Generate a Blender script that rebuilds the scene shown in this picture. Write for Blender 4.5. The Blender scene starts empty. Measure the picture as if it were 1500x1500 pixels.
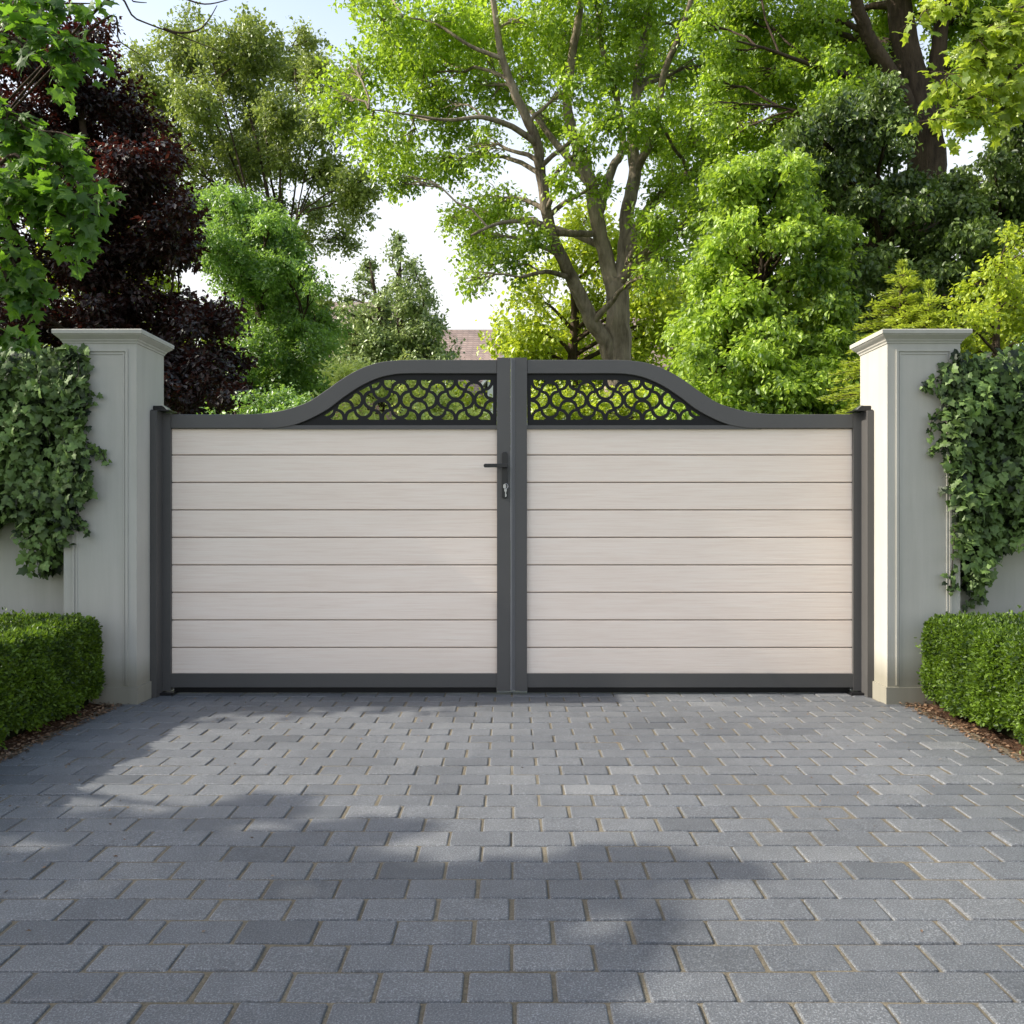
import bpy, bmesh, math
import numpy as np
from mathutils import Vector, Matrix

scene = bpy.context.scene
COL = scene.collection
rng = np.random.default_rng(11)
R = math.radians
F, CX, HY, CZ = 1341.0, 750.0, 757.0, 0.97     # focal length / horizon of the picture (1500 px frame), camera height

def P(px, py, d):
    """a point of the place, d metres up the drive, from where it is seen in the picture"""
    return np.array([(px - CX) * d / F, d, CZ + (HY - py) * d / F])

# ------------------------------------------------------------------ scene set-up
world = bpy.data.worlds.new("World"); scene.world = world; world.use_nodes = True
SUN_EL, SUN_AZ = R(38), R(268.5)                  # azimuth clockwise from +Y
nt = world.node_tree
sky = nt.nodes.new("ShaderNodeTexSky"); sky.sky_type = 'NISHITA'; sky.sun_disc = False
sky.sun_elevation = SUN_EL; sky.sun_rotation = SUN_AZ
sky.air_density = 1.0; sky.dust_density = 2.2; sky.ozone_density = 1.2
# summer haze: white near the horizon, thinning towards the zenith
tcw = nt.nodes.new("ShaderNodeTexCoord"); sep = nt.nodes.new("ShaderNodeSeparateXYZ"); nt.links.new(tcw.outputs["Generated"], sep.inputs[0])
hr = nt.nodes.new("ShaderNodeMapRange"); hr.interpolation_type = 'SMOOTHSTEP'
for k_, v_ in ((1, .20), (2, .60), (3, .98), (4, .08)): hr.inputs[k_].default_value = v_
nt.links.new(sep.outputs[2], hr.inputs[0])
hm = nt.nodes.new("ShaderNodeMix"); hm.data_type = 'RGBA'; nt.links.new(hr.outputs[0], hm.inputs[0])
sk = nt.nodes.new("ShaderNodeMix"); sk.data_type = 'RGBA'; sk.blend_type = 'MULTIPLY'; sk.inputs[0].default_value = 1
nt.links.new(sky.outputs[0], sk.inputs[6]); sk.inputs[7].default_value = (2.6, 2.45, 2.2, 1)
nt.links.new(sk.outputs[2], hm.inputs[6]); hm.inputs[7].default_value = (7.9, 8.0, 8.1, 1)
nt.links.new(hm.outputs[2], nt.nodes["Background"].inputs[0])
nt.nodes["Background"].inputs[1].default_value = 0.15
sd = bpy.data.lights.new("sun", 'SUN'); sd.energy = 6.9; sd.angle = R(0.53); sd.color = (1.0, 0.93, 0.81)
so = bpy.data.objects.new("sun", sd); COL.objects.link(so)
to_sun = Vector((math.sin(SUN_AZ) * math.cos(SUN_EL), math.cos(SUN_AZ) * math.cos(SUN_EL), math.sin(SUN_EL)))
so.rotation_euler = to_sun.to_track_quat('Z', 'Y').to_euler()
cam_d = bpy.data.cameras.new("camera"); cam = bpy.data.objects.new("camera", cam_d); COL.objects.link(cam)
cam.location = (0, 0, CZ); cam.rotation_euler = (R(90), 0, 0)
cam_d.sensor_width = 36; cam_d.lens = 36 * F / 1500; cam_d.clip_end = 2000; cam_d.clip_start = 0.02
cam_d.shift_y = (HY - 750.0) / 1500.0
scene.camera = cam
scene.render.resolution_x = scene.render.resolution_y = 1024
scene.view_settings.view_transform = 'Standard'; scene.view_settings.look = 'None'
scene.view_settings.exposure = 0; scene.view_settings.gamma = 1
scene.cycles.max_bounces = 7; scene.cycles.diffuse_bounces = 2; scene.cycles.transmission_bounces = 3
scene.cycles.glossy_bounces = 3; scene.cycles.sample_clamp_indirect = 6

# ------------------------------------------------------------------ objects
def tag(o, label=None, cat=None, group=None, kind=None):
    if label: o["label"] = label
    if cat: o["category"] = cat
    if group: o["group"] = group
    if kind: o["kind"] = kind
    return o

def empty(name, loc=(0, 0, 0)):
    o = bpy.data.objects.new(name, None); COL.objects.link(o); o.location = loc; o.empty_display_size = .1
    return o

def link(name, me, mats, parent=None):
    for m in (mats if isinstance(mats, (list, tuple)) else [mats]): me.materials.append(m)
    o = bpy.data.objects.new(name, me); COL.objects.link(o)
    if parent is not None:
        o.parent = parent
        if parent.parent is None: o.matrix_parent_inverse = Matrix.Translation(-Vector(parent.location))   # geometry is in place-coordinates
    return o

def obj(name, bm, mats, parent=None, smooth=False, bevel=0, seg=2):
    if bevel:
        es = [e for e in bm.edges if len(e.link_faces) == 2 and e.calc_face_angle(0) > R(35)]
        bmesh.ops.bevel(bm, geom=es, offset=bevel, segments=seg, profile=.5, affect='EDGES')
    me = bpy.data.meshes.new(name); bm.to_mesh(me); bm.free()
    if smooth: me.polygons.foreach_set("use_smooth", [True] * len(me.polygons))
    return link(name, me, mats, parent)

def box(bm, x0, x1, y0, y1, z0, z1):
    v = [bm.verts.new(c) for c in ((x0,y0,z0),(x1,y0,z0),(x1,y1,z0),(x0,y1,z0),(x0,y0,z1),(x1,y0,z1),(x1,y1,z1),(x0,y1,z1))]
    for f in ((0,3,2,1),(4,5,6,7),(0,1,5,4),(1,2,6,5),(2,3,7,6),(3,0,4,7)): bm.faces.new([v[i] for i in f])

def extrude_poly(bm, pts, y0, y1):
    """polygon in x-z extruded along y"""
    a = [bm.verts.new((x, y0, z)) for x, z in pts]; b = [bm.verts.new((x, y1, z)) for x, z in pts]
    n = len(pts)
    bm.faces.new(a); bm.faces.new(b[::-1])
    for i in range(n): bm.faces.new((a[i], b[i], b[(i+1) % n], a[(i+1) % n]))
    bmesh.ops.recalc_face_normals(bm, faces=bm.faces[:])

def np_mesh(name, V, faces_flat, loop_total, attr=None, smooth=False):
    me = bpy.data.meshes.new(name)
    V = np.asarray(V, dtype=np.float32).reshape(-1, 3)
    nf = len(loop_total)
    me.vertices.add(len(V)); me.vertices.foreach_set("co", V.ravel())
    me.loops.add(len(faces_flat)); me.loops.foreach_set("vertex_index", np.asarray(faces_flat, dtype=np.int32))
    me.polygons.add(nf)
    ls = np.zeros(nf, dtype=np.int32); ls[1:] = np.cumsum(loop_total)[:-1]
    me.polygons.foreach_set("loop_start", ls)
    me.update(calc_edges=True)
    if attr is not None:
        a = me.attributes.new("rnd", 'FLOAT', 'FACE'); a.data.foreach_set("value", np.asarray(attr, dtype=np.float32))
    me.polygons.foreach_set("use_smooth", np.full(nf, bool(smooth)))
    return me

# ------------------------------------------------------------------ materials
def mat(name):
    m = bpy.data.materials.new(name); m.use_nodes = True
    return m, m.node_tree, m.node_tree.nodes["Principled BSDF"], m.node_tree.nodes["Material Output"]

def N(nt, t, **kw):
    n = nt.nodes.new(t)
    for k, v in kw.items():
        if k.startswith("i_"):
            key = k[2:]; key = int(key) if key.isdigit() else key.replace("_", " ")
            n.inputs[key].default_value = v
        else: setattr(n, k, v)
    return n

def ramp(nt, stops):
    r = nt.nodes.new("ShaderNodeValToRGB"); el = r.color_ramp.elements
    el[0].position, el[0].color = stops[0][0], (*stops[0][1], 1); el[1].position, el[1].color = stops[-1][0], (*stops[-1][1], 1)
    for p, c in stops[1:-1]:
        e = el.new(p); e.color = (*c, 1)
    return r

def noise(nt, scale, detail=4, rough=.55, vec=None):
    n = N(nt, "ShaderNodeTexNoise"); n.inputs["Scale"].default_value = scale
    n.inputs["Detail"].default_value = detail; n.inputs["Roughness"].default_value = rough
    if vec is not None: nt.links.new(vec, n.inputs["Vector"])
    return n

def coords(nt, scale=(1, 1, 1)):
    t = N(nt, "ShaderNodeTexCoord"); m = N(nt, "ShaderNodeMapping"); m.inputs["Scale"].default_value = scale
    nt.links.new(t.outputs["Object"], m.inputs["Vector"])
    return m.outputs["Vector"]

def bump(nt, bsdf, height, strength, dist=.01, prev=None):
    b = N(nt, "ShaderNodeBump"); b.inputs["Strength"].default_value = strength; b.inputs["Distance"].default_value = dist
    nt.links.new(height, b.inputs["Height"])
    if prev is not None: nt.links.new(prev, b.inputs["Normal"])
    nt.links.new(b.outputs[0], bsdf.inputs["Normal"])
    return b.outputs[0]

def mixc(nt, fac, a, b, mode='MIX'):
    m = N(nt, "ShaderNodeMix", data_type='RGBA', blend_type=mode)
    for s, v in ((m.inputs[0], fac), (m.inputs[6], a), (m.inputs[7], b)):
        if hasattr(v, "is_linked"): nt.links.new(v, s)
        elif isinstance(v, (int, float)): s.default_value = v
        else: s.default_value = (*v, 1)
    return m.outputs[2]

def leaf_mat(name, dark, light, trans, tmix=.42, gloss=.06, rough=.42, patch=.6):
    m, nt, b, out = mat(name); nt.nodes.remove(b)
    dark, light, trans = (tuple(min(.92, x * k_) for x in c_) for c_, k_ in ((dark, 1.55), (light, 1.6), (trans, 1.3)))
    at = N(nt, "ShaderNodeAttribute", attribute_name="rnd")
    v = coords(nt); n = noise(nt, patch, 3, .6, v)
    ad = N(nt, "ShaderNodeMath", operation='MULTIPLY_ADD'); nt.links.new(n.outputs[0], ad.inputs[0]); ad.inputs[1].default_value = 1.9
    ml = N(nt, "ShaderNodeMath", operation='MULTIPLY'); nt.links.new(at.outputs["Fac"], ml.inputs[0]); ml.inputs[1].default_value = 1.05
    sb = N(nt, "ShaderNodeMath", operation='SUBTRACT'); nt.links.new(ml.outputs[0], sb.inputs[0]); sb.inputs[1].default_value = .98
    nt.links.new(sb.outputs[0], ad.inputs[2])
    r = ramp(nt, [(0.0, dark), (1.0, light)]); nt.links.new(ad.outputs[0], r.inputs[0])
    tc = mixc(nt, .55, r.outputs[0], trans)
    d = N(nt, "ShaderNodeBsdfDiffuse"); nt.links.new(r.outputs[0], d.inputs[0])
    t = N(nt, "ShaderNodeBsdfTranslucent"); nt.links.new(tc, t.inputs[0])
    g = N(nt, "ShaderNodeBsdfGlossy"); g.inputs["Roughness"].default_value = rough + .1; g.inputs[0].default_value = (.9, .95, .9, 1)
    m1 = N(nt, "ShaderNodeMixShader"); m1.inputs[0].default_value = tmix
    nt.links.new(d.outputs[0], m1.inputs[1]); nt.links.new(t.outputs[0], m1.inputs[2])
    lw = N(nt, "ShaderNodeLayerWeight"); lw.inputs[0].default_value = .25
    fm = N(nt, "ShaderNodeMath", operation='MULTIPLY_ADD'); nt.links.new(lw.outputs["Fresnel"], fm.inputs[0]); fm.inputs[1].default_value = .10; fm.inputs[2].default_value = gloss * .55
    m2 = N(nt, "ShaderNodeMixShader"); nt.links.new(fm.outputs[0], m2.inputs[0])
    nt.links.new(m1.outputs[0], m2.inputs[1]); nt.links.new(g.outputs[0], m2.inputs[2])
    nt.links.new(m2.outputs[0], out.inputs[0])
    return m

def bark_mat(name, c0, c1, sc=3):
    m, nt, b, out = mat(name)
    v = coords(nt, (sc * 2.2, sc * 2.2, sc * .45)); n = noise(nt, 2.2, 8, .68, v)
    v2 = coords(nt); n2 = noise(nt, .9, 4, .6, v2)
    f = N(nt, "ShaderNodeMath", operation='MULTIPLY_ADD'); nt.links.new(n2.outputs[0], f.inputs[0]); f.inputs[1].default_value = .8
    sb = N(nt, "ShaderNodeMath", operation='SUBTRACT'); nt.links.new(n.outputs[0], sb.inputs[0]); sb.inputs[1].default_value = .4
    nt.links.new(sb.outputs[0], f.inputs[2])
    r = ramp(nt, [(.25, c0), (.75, c1)]); nt.links.new(f.outputs[0], r.inputs[0])
    nt.links.new(r.outputs[0], b.inputs["Base Color"]); b.inputs["Roughness"].default_value = .9; b.inputs["Specular IOR Level"].default_value = .2
    bump(nt, b, n.outputs[0], 1.0, .06)
    return m

def m_render():
    m, nt, b, out = mat("painted_render")
    v = coords(nt); n = noise(nt, 1.6, 6, .6, v); n2 = noise(nt, 140, 3, .6, v)
    vs = coords(nt, (9, 9, .6)); n3 = noise(nt, 1.5, 5, .65, vs)
    c = ramp(nt, [(.3, (.44, .432, .39)), (.7, (.505, .494, .446))]); nt.links.new(n.outputs[0], c.inputs[0])
    st = ramp(nt, [(.42, (1, 1, 1)), (.75, (.78, .785, .76))]); nt.links.new(n3.outputs[0], st.inputs[0])
    cc = mixc(nt, .55, c.outputs[0], st.outputs[0], 'MULTIPLY')
    sx = N(nt, "ShaderNodeSeparateXYZ"); nt.links.new(v, sx.inputs[0])
    ad = N(nt, "ShaderNodeMath", operation='MULTIPLY_ADD'); nt.links.new(n.outputs[0], ad.inputs[0]); ad.inputs[1].default_value = -.22
    nt.links.new(sx.outputs["Z"], ad.inputs[2])
    dr = ramp(nt, [(0.0, (.62, .6, .54)), (.12, (1, 1, 1))]); nt.links.new(ad.outputs[0], dr.inputs[0])
    cc = mixc(nt, 1.0, cc, dr.outputs[0], 'MULTIPLY')
    nt.links.new(cc, b.inputs["Base Color"]); b.inputs["Roughness"].default_value = .75; b.inputs["Specular IOR Level"].default_value = .3
    p = bump(nt, b, n2.outputs[0], .18, .003); bump(nt, b, n.outputs[0], .15, .02, p)
    return m

def m_boards():
    m, nt, b, out = mat("cream_composite_board")
    at = N(nt, "ShaderNodeAttribute", attribute_name="rnd")
    t = N(nt, "ShaderNodeTexCoord"); cx = N(nt, "ShaderNodeCombineXYZ"); nt.links.new(at.outputs["Fac"], cx.inputs[0]); nt.links.new(at.outputs["Fac"], cx.inputs[2])
    va = N(nt, "ShaderNodeVectorMath", operation='MULTIPLY_ADD'); nt.links.new(cx.outputs[0], va.inputs[0]); va.inputs[1].default_value = (37, 0, 13); nt.links.new(t.outputs["Object"], va.inputs[2])
    mp = N(nt, "ShaderNodeMapping"); mp.inputs["Scale"].default_value = (4.5, 4.5, 110); nt.links.new(va.outputs[0], mp.inputs[0])
    n = noise(nt, 1.0, 5, .62, mp.outputs[0])
    mp2 = N(nt, "ShaderNodeMapping"); mp2.inputs["Scale"].default_value = (1.1, 1, 5); nt.links.new(va.outputs[0], mp2.inputs[0])
    n2 = noise(nt, 1.0, 3, .5, mp2.outputs[0])
    c = ramp(nt, [(.3, (.90, .765, .655)), (.5, (.95, .825, .715)), (.7, (.97, .86, .755))]); nt.links.new(n.outputs[0], c.inputs[0])
    c2 = ramp(nt, [(.3, (.955, .945, .935)), (.7, (1.0, 1.0, 1.0))]); nt.links.new(n2.outputs[0], c2.inputs[0])
    nt.links.new(mixc(nt, 1.0, c.outputs[0], c2.outputs[0], 'MULTIPLY'), b.inputs["Base Color"])
    b.inputs["Roughness"].default_value = .62; b.inputs["Specular IOR Level"].default_value = .3
    bump(nt, b, n.outputs[0], .35, .003)
    return m

def m_simple(name, col, rough=.5, metal=0, spec=.5, var=.12, nsc=8, bs=.0, bsc=300):
    m, nt, b, out = mat(name); v = coords(nt); n = noise(nt, nsc, 4, .6, v)
    c = ramp(nt, [(.3, tuple(x * (1 - var) for x in col)), (.7, tuple(x * (1 + var) for x in col))]); nt.links.new(n.outputs[0], c.inputs[0])
    nt.links.new(c.outputs[0], b.inputs["Base Color"]); b.inputs["Roughness"].default_value = rough; b.inputs["Metallic"].default_value = metal
    b.inputs["Specular IOR Level"].default_value = spec
    if bs:
        n2 = noise(nt, bsc, 2, .5, v); bump(nt, b, n2.outputs[0], bs, .002)
    return m

def m_paver():
    m, nt, b, out = mat("slate_grey_paver")
    at = N(nt, "ShaderNodeAttribute", attribute_name="rnd"); v = coords(nt)
    base = ramp(nt, [(0, (.080, .088, .100)), (.35, (.114, .123, .137)), (.7, (.134, .143, .156)), (1, (.164, .172, .183))]); nt.links.new(at.outputs["Fac"], base.inputs[0])
    big = noise(nt, .9, 4, .6, v); mid = noise(nt, 14, 5, .65, v); fine = noise(nt, 230, 3, .75, v)
    k = ramp(nt, [(.25, (.72, .72, .71)), (.75, (1.22, 1.21, 1.19))]); nt.links.new(big.outputs[0], k.inputs[0])
    k2 = ramp(nt, [(.25, (.84, .84, .85)), (.75, (1.14, 1.14, 1.13))]); nt.links.new(mid.outputs[0], k2.inputs[0])
    c = mixc(nt, 1, base.outputs[0], k.outputs[0], 'MULTIPLY'); c = mixc(nt, 1, c, k2.outputs[0], 'MULTIPLY')
    fr = ramp(nt, [(.33, (.62, .62, .63)), (.52, (1, 1, 1)), (.66, (2.5, 2.47, 2.42))]); nt.links.new(fine.outputs[0], fr.inputs[0])
    c = mixc(nt, .9, c, fr.outputs[0], 'MULTIPLY')
    nt.links.new(c, b.inputs["Base Color"]); b.inputs["Roughness"].default_value = .50; b.inputs["Specular IOR Level"].default_value = .55
    p = bump(nt, b, fine.outputs[0], .6, .004); bump(nt, b, mid.outputs[0], .3, .006, p)
    return m

def m_noise3(name, stops, scale, rough=.95, bs=.6, bd=.01, detail=6, scale2=None):
    m, nt, b, out = mat(name); v = coords(nt); n = noise(nt, scale, detail, .65, v)
    c = ramp(nt, stops); nt.links.new(n.outputs[0], c.inputs[0]); col = c.outputs[0]
    if scale2:
        n2 = noise(nt, scale2, 3, .6, v); k = ramp(nt, [(.3, (.7, .7, .7)), (.7, (1.2, 1.2, 1.2))]); nt.links.new(n2.outputs[0], k.inputs[0])
        col = mixc(nt, 1, col, k.outputs[0], 'MULTIPLY')
    nt.links.new(col, b.inputs["Base Color"]); b.inputs["Roughness"].default_value = rough; b.inputs["Specular IOR Level"].default_value = .2
    bump(nt, b, n.outputs[0], bs, bd)
    return m

def m_tiles(name, c1, c2, mortar, sx=.28, sz=.12):
    m, nt, b, out = mat(name)
    t = N(nt, "ShaderNodeTexCoord"); sp = N(nt, "ShaderNodeSeparateXYZ"); nt.links.new(t.outputs["Object"], sp.inputs[0])
    ad = N(nt, "ShaderNodeMath", operation='ADD'); nt.links.new(sp.outputs[0], ad.inputs[0]); nt.links.new(sp.outputs[1], ad.inputs[1])
    cb = N(nt, "ShaderNodeCombineXYZ"); nt.links.new(ad.outputs[0], cb.inputs[0]); nt.links.new(sp.outputs[2], cb.inputs[1])
    br = N(nt, "ShaderNodeTexBrick"); nt.links.new(cb.outputs[0], br.inputs["Vector"])
    br.inputs["Color1"].default_value = (*c1, 1); br.inputs["Color2"].default_value = (*c2, 1); br.inputs["Mortar"].default_value = (*mortar, 1)
    br.inputs["Scale"].default_value = 1; br.inputs["Brick Width"].default_value = sx; br.inputs["Row Height"].default_value = sz; br.inputs["Mortar Size"].default_value = .012
    n = noise(nt, 1.2, 5, .6, t.outputs["Object"]); k = ramp(nt, [(.3, (.7, .7, .72)), (.7, (1.2, 1.17, 1.15))]); nt.links.new(n.outputs[0], k.inputs[0])
    nt.links.new(mixc(nt, 1, br.outputs[0], k.outputs[0], 'MULTIPLY'), b.inputs["Base Color"]); b.inputs["Roughness"].default_value = .9
    bump(nt, b, br.outputs["Fac"], -.4, .02)
    return m

M = {}
M['render'] = m_render(); M['board'] = m_boards(); M['paver'] = m_paver()
M['groove'] = m_simple('board_groove', (.42, .34, .29), .8, var=.1)
M['frame'] = m_simple('charcoal_powder_coat', (.082, .080, .078), .42, spec=.5, var=.06, nsc=3, bs=.12, bsc=700)
M['frame_light'] = m_simple('grey_seal_strip', (.17, .17, .175), .4, var=.05)
M['black'] = m_simple('black_grained_panel', (.0035, .0035, .0045), .5, spec=.35, var=.3, nsc=30, bs=.25, bsc=160)
M['handle'] = m_simple('black_handle', (.012, .012, .013), .32, var=.1)
M['steel'] = m_simple('bright_steel', (.45, .45, .45), .3, metal=1, var=.08)
M['sand'] = m_noise3('joint_sand', [(.3, (.118, .103, .078)), (.7, (.235, .206, .15))], 160, bs=.8, bd=.006, scale2=3)
M['soil'] = m_noise3('bark_mulch', [(.3, (.03, .017, .010)), (.55, (.085, .045, .026)), (.75, (.17, .095, .055))], 55, bs=1, bd=.03, scale2=4)
M['lawn'] = m_noise3('lawn', [(.3, (.035, .065, .015)), (.7, (.075, .13, .03))], 9, bs=.8, bd=.03, scale2=.4)
M['bark_grey'] = bark_mat('grey_bark', (.075, .058, .04), (.42, .35, .26), 2.2)
M['bark_dark'] = bark_mat('dark_bark', (.025, .018, .013), (.12, .085, .06), 3)
M['twig'] = m_simple('twig_bark', (.035, .028, .02), .85, var=.3)
M['roof'] = m_tiles('red_brown_tiles', (.25, .19, .165), (.32, .25, .22), (.14, .11, .10))
M['brick'] = m_tiles('red_brick', (.30, .14, .09), (.36, .18, .12), (.35, .32, .28), .22, .075)
M['white'] = m_simple('white_plaster', (.78, .77, .74), .8, var=.04)
M['glass'] = m_simple('window_glass', (.03, .04, .05), .08, var=.2)
# foliage
M['l_lime'] = leaf_mat('leaf_fresh_green', (.030, .072, .005), (.265, .36, .03), (.46, .65, .04), .5, patch=.45)
M['l_yellow'] = leaf_mat('leaf_lime_yellow', (.09, .14, .010), (.36, .43, .03), (.62, .72, .05), .52, patch=.6)
M['l_olive'] = leaf_mat('leaf_olive_green', (.036, .060, .012), (.24, .285, .06), (.28, .36, .06), .42, patch=.3)
M['l_copper'] = leaf_mat('leaf_copper', (.005, .003, .0045), (.030, .009, .008), (.10, .018, .010), .35, gloss=.05, rough=.4, patch=.7)
M['l_mid'] = leaf_mat('leaf_mid_green', (.022, .062, .010), (.185, .305, .055), (.34, .54, .07), .45, patch=.8)
M['l_dark'] = leaf_mat('leaf_dark_glossy', (.006, .016, .004), (.135, .195, .045), (.22, .34, .03), .3, gloss=.075, rough=.36, patch=.9)
M['l_bright'] = leaf_mat('leaf_bright_green', (.016, .052, .005), (.29, .40, .038), (.46, .64, .045), .45, gloss=.08, patch=.9)
M['l_conifer'] = leaf_mat('needle_grey_green', (.09, .13, .04), (.25, .31, .11), (.26, .34, .10), .35, patch=.7)
M['l_gold'] = leaf_mat('needle_gold', (.11, .15, .012), (.31, .37, .04), (.52, .60, .06), .4, patch=1.5)
M['l_pale'] = leaf_mat('leaf_pale_yellow', (.25, .31, .07), (.50, .56, .16), (.66, .72, .20), .45, patch=1)
M['l_maple'] = leaf_mat('leaf_maple', (.016, .045, .005), (.080, .155, .014), (.20, .40, .02), .55, gloss=.05, rough=.45, patch=1.3)
M['l_maple2'] = leaf_mat('leaf_maple_sunlit', (.07, .12, .008), (.27, .33, .025), (.52, .64, .04), .5, gloss=.06, patch=1.3)
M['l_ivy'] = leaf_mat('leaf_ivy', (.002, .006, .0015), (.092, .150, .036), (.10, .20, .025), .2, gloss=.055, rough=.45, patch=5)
M['l_hedge'] = leaf_mat('leaf_box', (.007, .022, .0015), (.088, .150, .008), (.20, .33, .018), .36, gloss=.045, rough=.42, patch=6)
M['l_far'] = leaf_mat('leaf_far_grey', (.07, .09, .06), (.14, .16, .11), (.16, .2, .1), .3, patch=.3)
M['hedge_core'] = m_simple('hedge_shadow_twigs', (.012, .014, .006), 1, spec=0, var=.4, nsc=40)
M['litter'] = leaf_mat('leaf_litter', (.035, .018, .010), (.17, .10, .055), (.2, .12, .05), .1, gloss=.02, patch=6)

# ------------------------------------------------------------------ foliage
def unit(v): return v / np.maximum(np.linalg.norm(v, axis=-1, keepdims=True), 1e-9)

KITE = (np.array([(0, 0, 0), (.42, .30, .05), (1, 0, -.08), (.42, -.30, .05)]), [(0, 1, 2, 3)])
OVAL = (np.array([(0, 0, 0), (.28, .27, .05), (.68, .25, .03), (1, 0, -.10), (.68, -.25, .03), (.28, -.27, .05), (.5, 0, -.02)]),
        [(0, 6, 2, 1), (6, 3, 2), (0, 5, 4, 6), (6, 4, 3)])
NEEDLE = (np.array([(0, .0, 0), (.5, .085, 0), (1, 0, -.05), (.5, -.085, 0)]), [(0, 1, 2, 3)])
def lobed(pts, curl=.08):
    up = [(x, y, -curl * (abs(y) * 1.4) + .02) for x, y in pts]
    dn = [(x, -y, z) for x, y, z in up]
    V = [(0, 0, 0), (.42, 0, .05), (1, 0, -.09)] + up + dn
    n = len(pts); f = []
    ch = [0] + list(range(3, 3 + n)) + [2]
    for i in range(len(ch) - 1): f.append((1, ch[i + 1], ch[i]) )
    ch = [0] + list(range(3 + n, 3 + 2 * n)) + [2]
    for i in range(len(ch) - 1): f.append((1, ch[i], ch[i + 1]))
    return np.array(V, float), f
MAPLE = lobed([(-.10, .16), (-.02, .46), (.17, .33), (.30, .36), (.60, .58), (.55, .34), (.66, .17), (.80, .15)])
IVY = lobed([(-.13, .22), (.02, .47), (.30, .31), (.55, .40), (.66, .20)])

def leaves_arrays(p, t, n, size, tmpl):
    V0, F0 = tmpl
    n = unit(n - t * np.sum(n * t, 1, keepdims=True)); b = np.cross(n, t)
    k = len(V0)
    V = p[:, None, :] + size[:, None, None] * (V0[None, :, 0:1] * t[:, None, :] + V0[None, :, 1:2] * b[:, None, :] + V0[None, :, 2:3] * n[:, None, :])
    ff = np.concatenate([np.array(f) for f in F0]); lt = np.array([len(f) for f in F0])
    idx = (np.arange(len(p)) * k)[:, None] + ff[None, :]
    return V.reshape(-1, 3), idx.ravel(), np.tile(lt, len(p))

def leaf_object(name, p, t, n, size, tmpl, material, parent, rnd=None):
    V, fi, lt = leaves_arrays(p, unit(t), n, size, tmpl)
    if rnd is None: rnd = rng.random(len(p))
    me = np_mesh(name, V, fi, lt, np.repeat(rnd, len(tmpl[1])))
    return link(name, me, material, parent)

def tubes_mesh(paths, sides=7):
    """paths: list of (points Nx3, radii N)"""
    Vs, Fs, off = [], [], 0
    ang = np.linspace(0, 2 * np.pi, sides, endpoint=False)
    for pts, rad in paths:
        pts = np.asarray(pts, float); rad = np.asarray(rad, float); n = len(pts)
        tg = np.gradient(pts, axis=0); tg = unit(tg)
        ref = np.where(np.abs(tg[:, 2:3]) > .9, np.array([[1., 0, 0]]), np.array([[0, 0, 1.]]))
        if np.abs(tg[:, 2]).max() > .9: ref = np.tile(np.array([[.1, 1., 0]]), (n, 1))
        a = unit(np.cross(ref, tg)); b = np.cross(tg, a)
        ring = pts[:, None, :] + rad[:, None, None] * (np.cos(ang)[None, :, None] * a[:, None, :] + np.sin(ang)[None, :, None] * b[:, None, :])
        Vs.append(ring.reshape(-1, 3))
        i = np.arange(n - 1)[:, None]; j = np.arange(sides)[None, :]; j2 = (j + 1) % sides
        q = np.stack([off + i * sides + j, off + i * sides + j2, off + (i + 1) * sides + j2, off + (i + 1) * sides + j], -1)
        Fs.append(q.reshape(-1)); off += n * sides
    V = np.concatenate(Vs); Fi = np.concatenate(Fs)
    return V, Fi, np.full(len(Fi) // 4, 4)

def smooth_path(pts, rad, sub=5, jit=0.0):
    pts = np.asarray(pts, float); rad = np.asarray(rad, float); n = len(pts); out, ro = [], []
    for i in range(n - 1):
        p0, p1, p2, p3 = pts[max(i - 1, 0)], pts[i], pts[i + 1], pts[min(i + 2, n - 1)]
        for s in range(sub):
            t = s / sub
            out.append(.5 * ((2 * p1) + (-p0 + p2) * t + (2 * p0 - 5 * p1 + 4 * p2 - p3) * t * t + (-p0 + 3 * p1 - 3 * p2 + p3) * t ** 3))
            ro.append(rad[i] * (1 - t) + rad[i + 1] * t)
    out.append(pts[-1]); ro.append(rad[-1]); out = np.array(out); ro = np.array(ro)
    if jit: out[1:-1] += rng.normal(0, 1, out[1:-1].shape) * jit * ro[1:-1, None]
    return out, ro

def branch(a, b, r0, r1, n=6, bow=.12, wob=.05):
    a, b = np.asarray(a, float), np.asarray(b, float); L = np.linalg.norm(b - a)
    t = np.linspace(0, 1, n)[:, None]; pts = a + (b - a) * t
    pts[:, 2] += (np.sin(t[:, 0] * np.pi) * bow * L)
    pts[1:-1] += rng.normal(0, wob * L / 2, (n - 2, 3))
    return pts, np.linspace(r0, r1, n)

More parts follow.
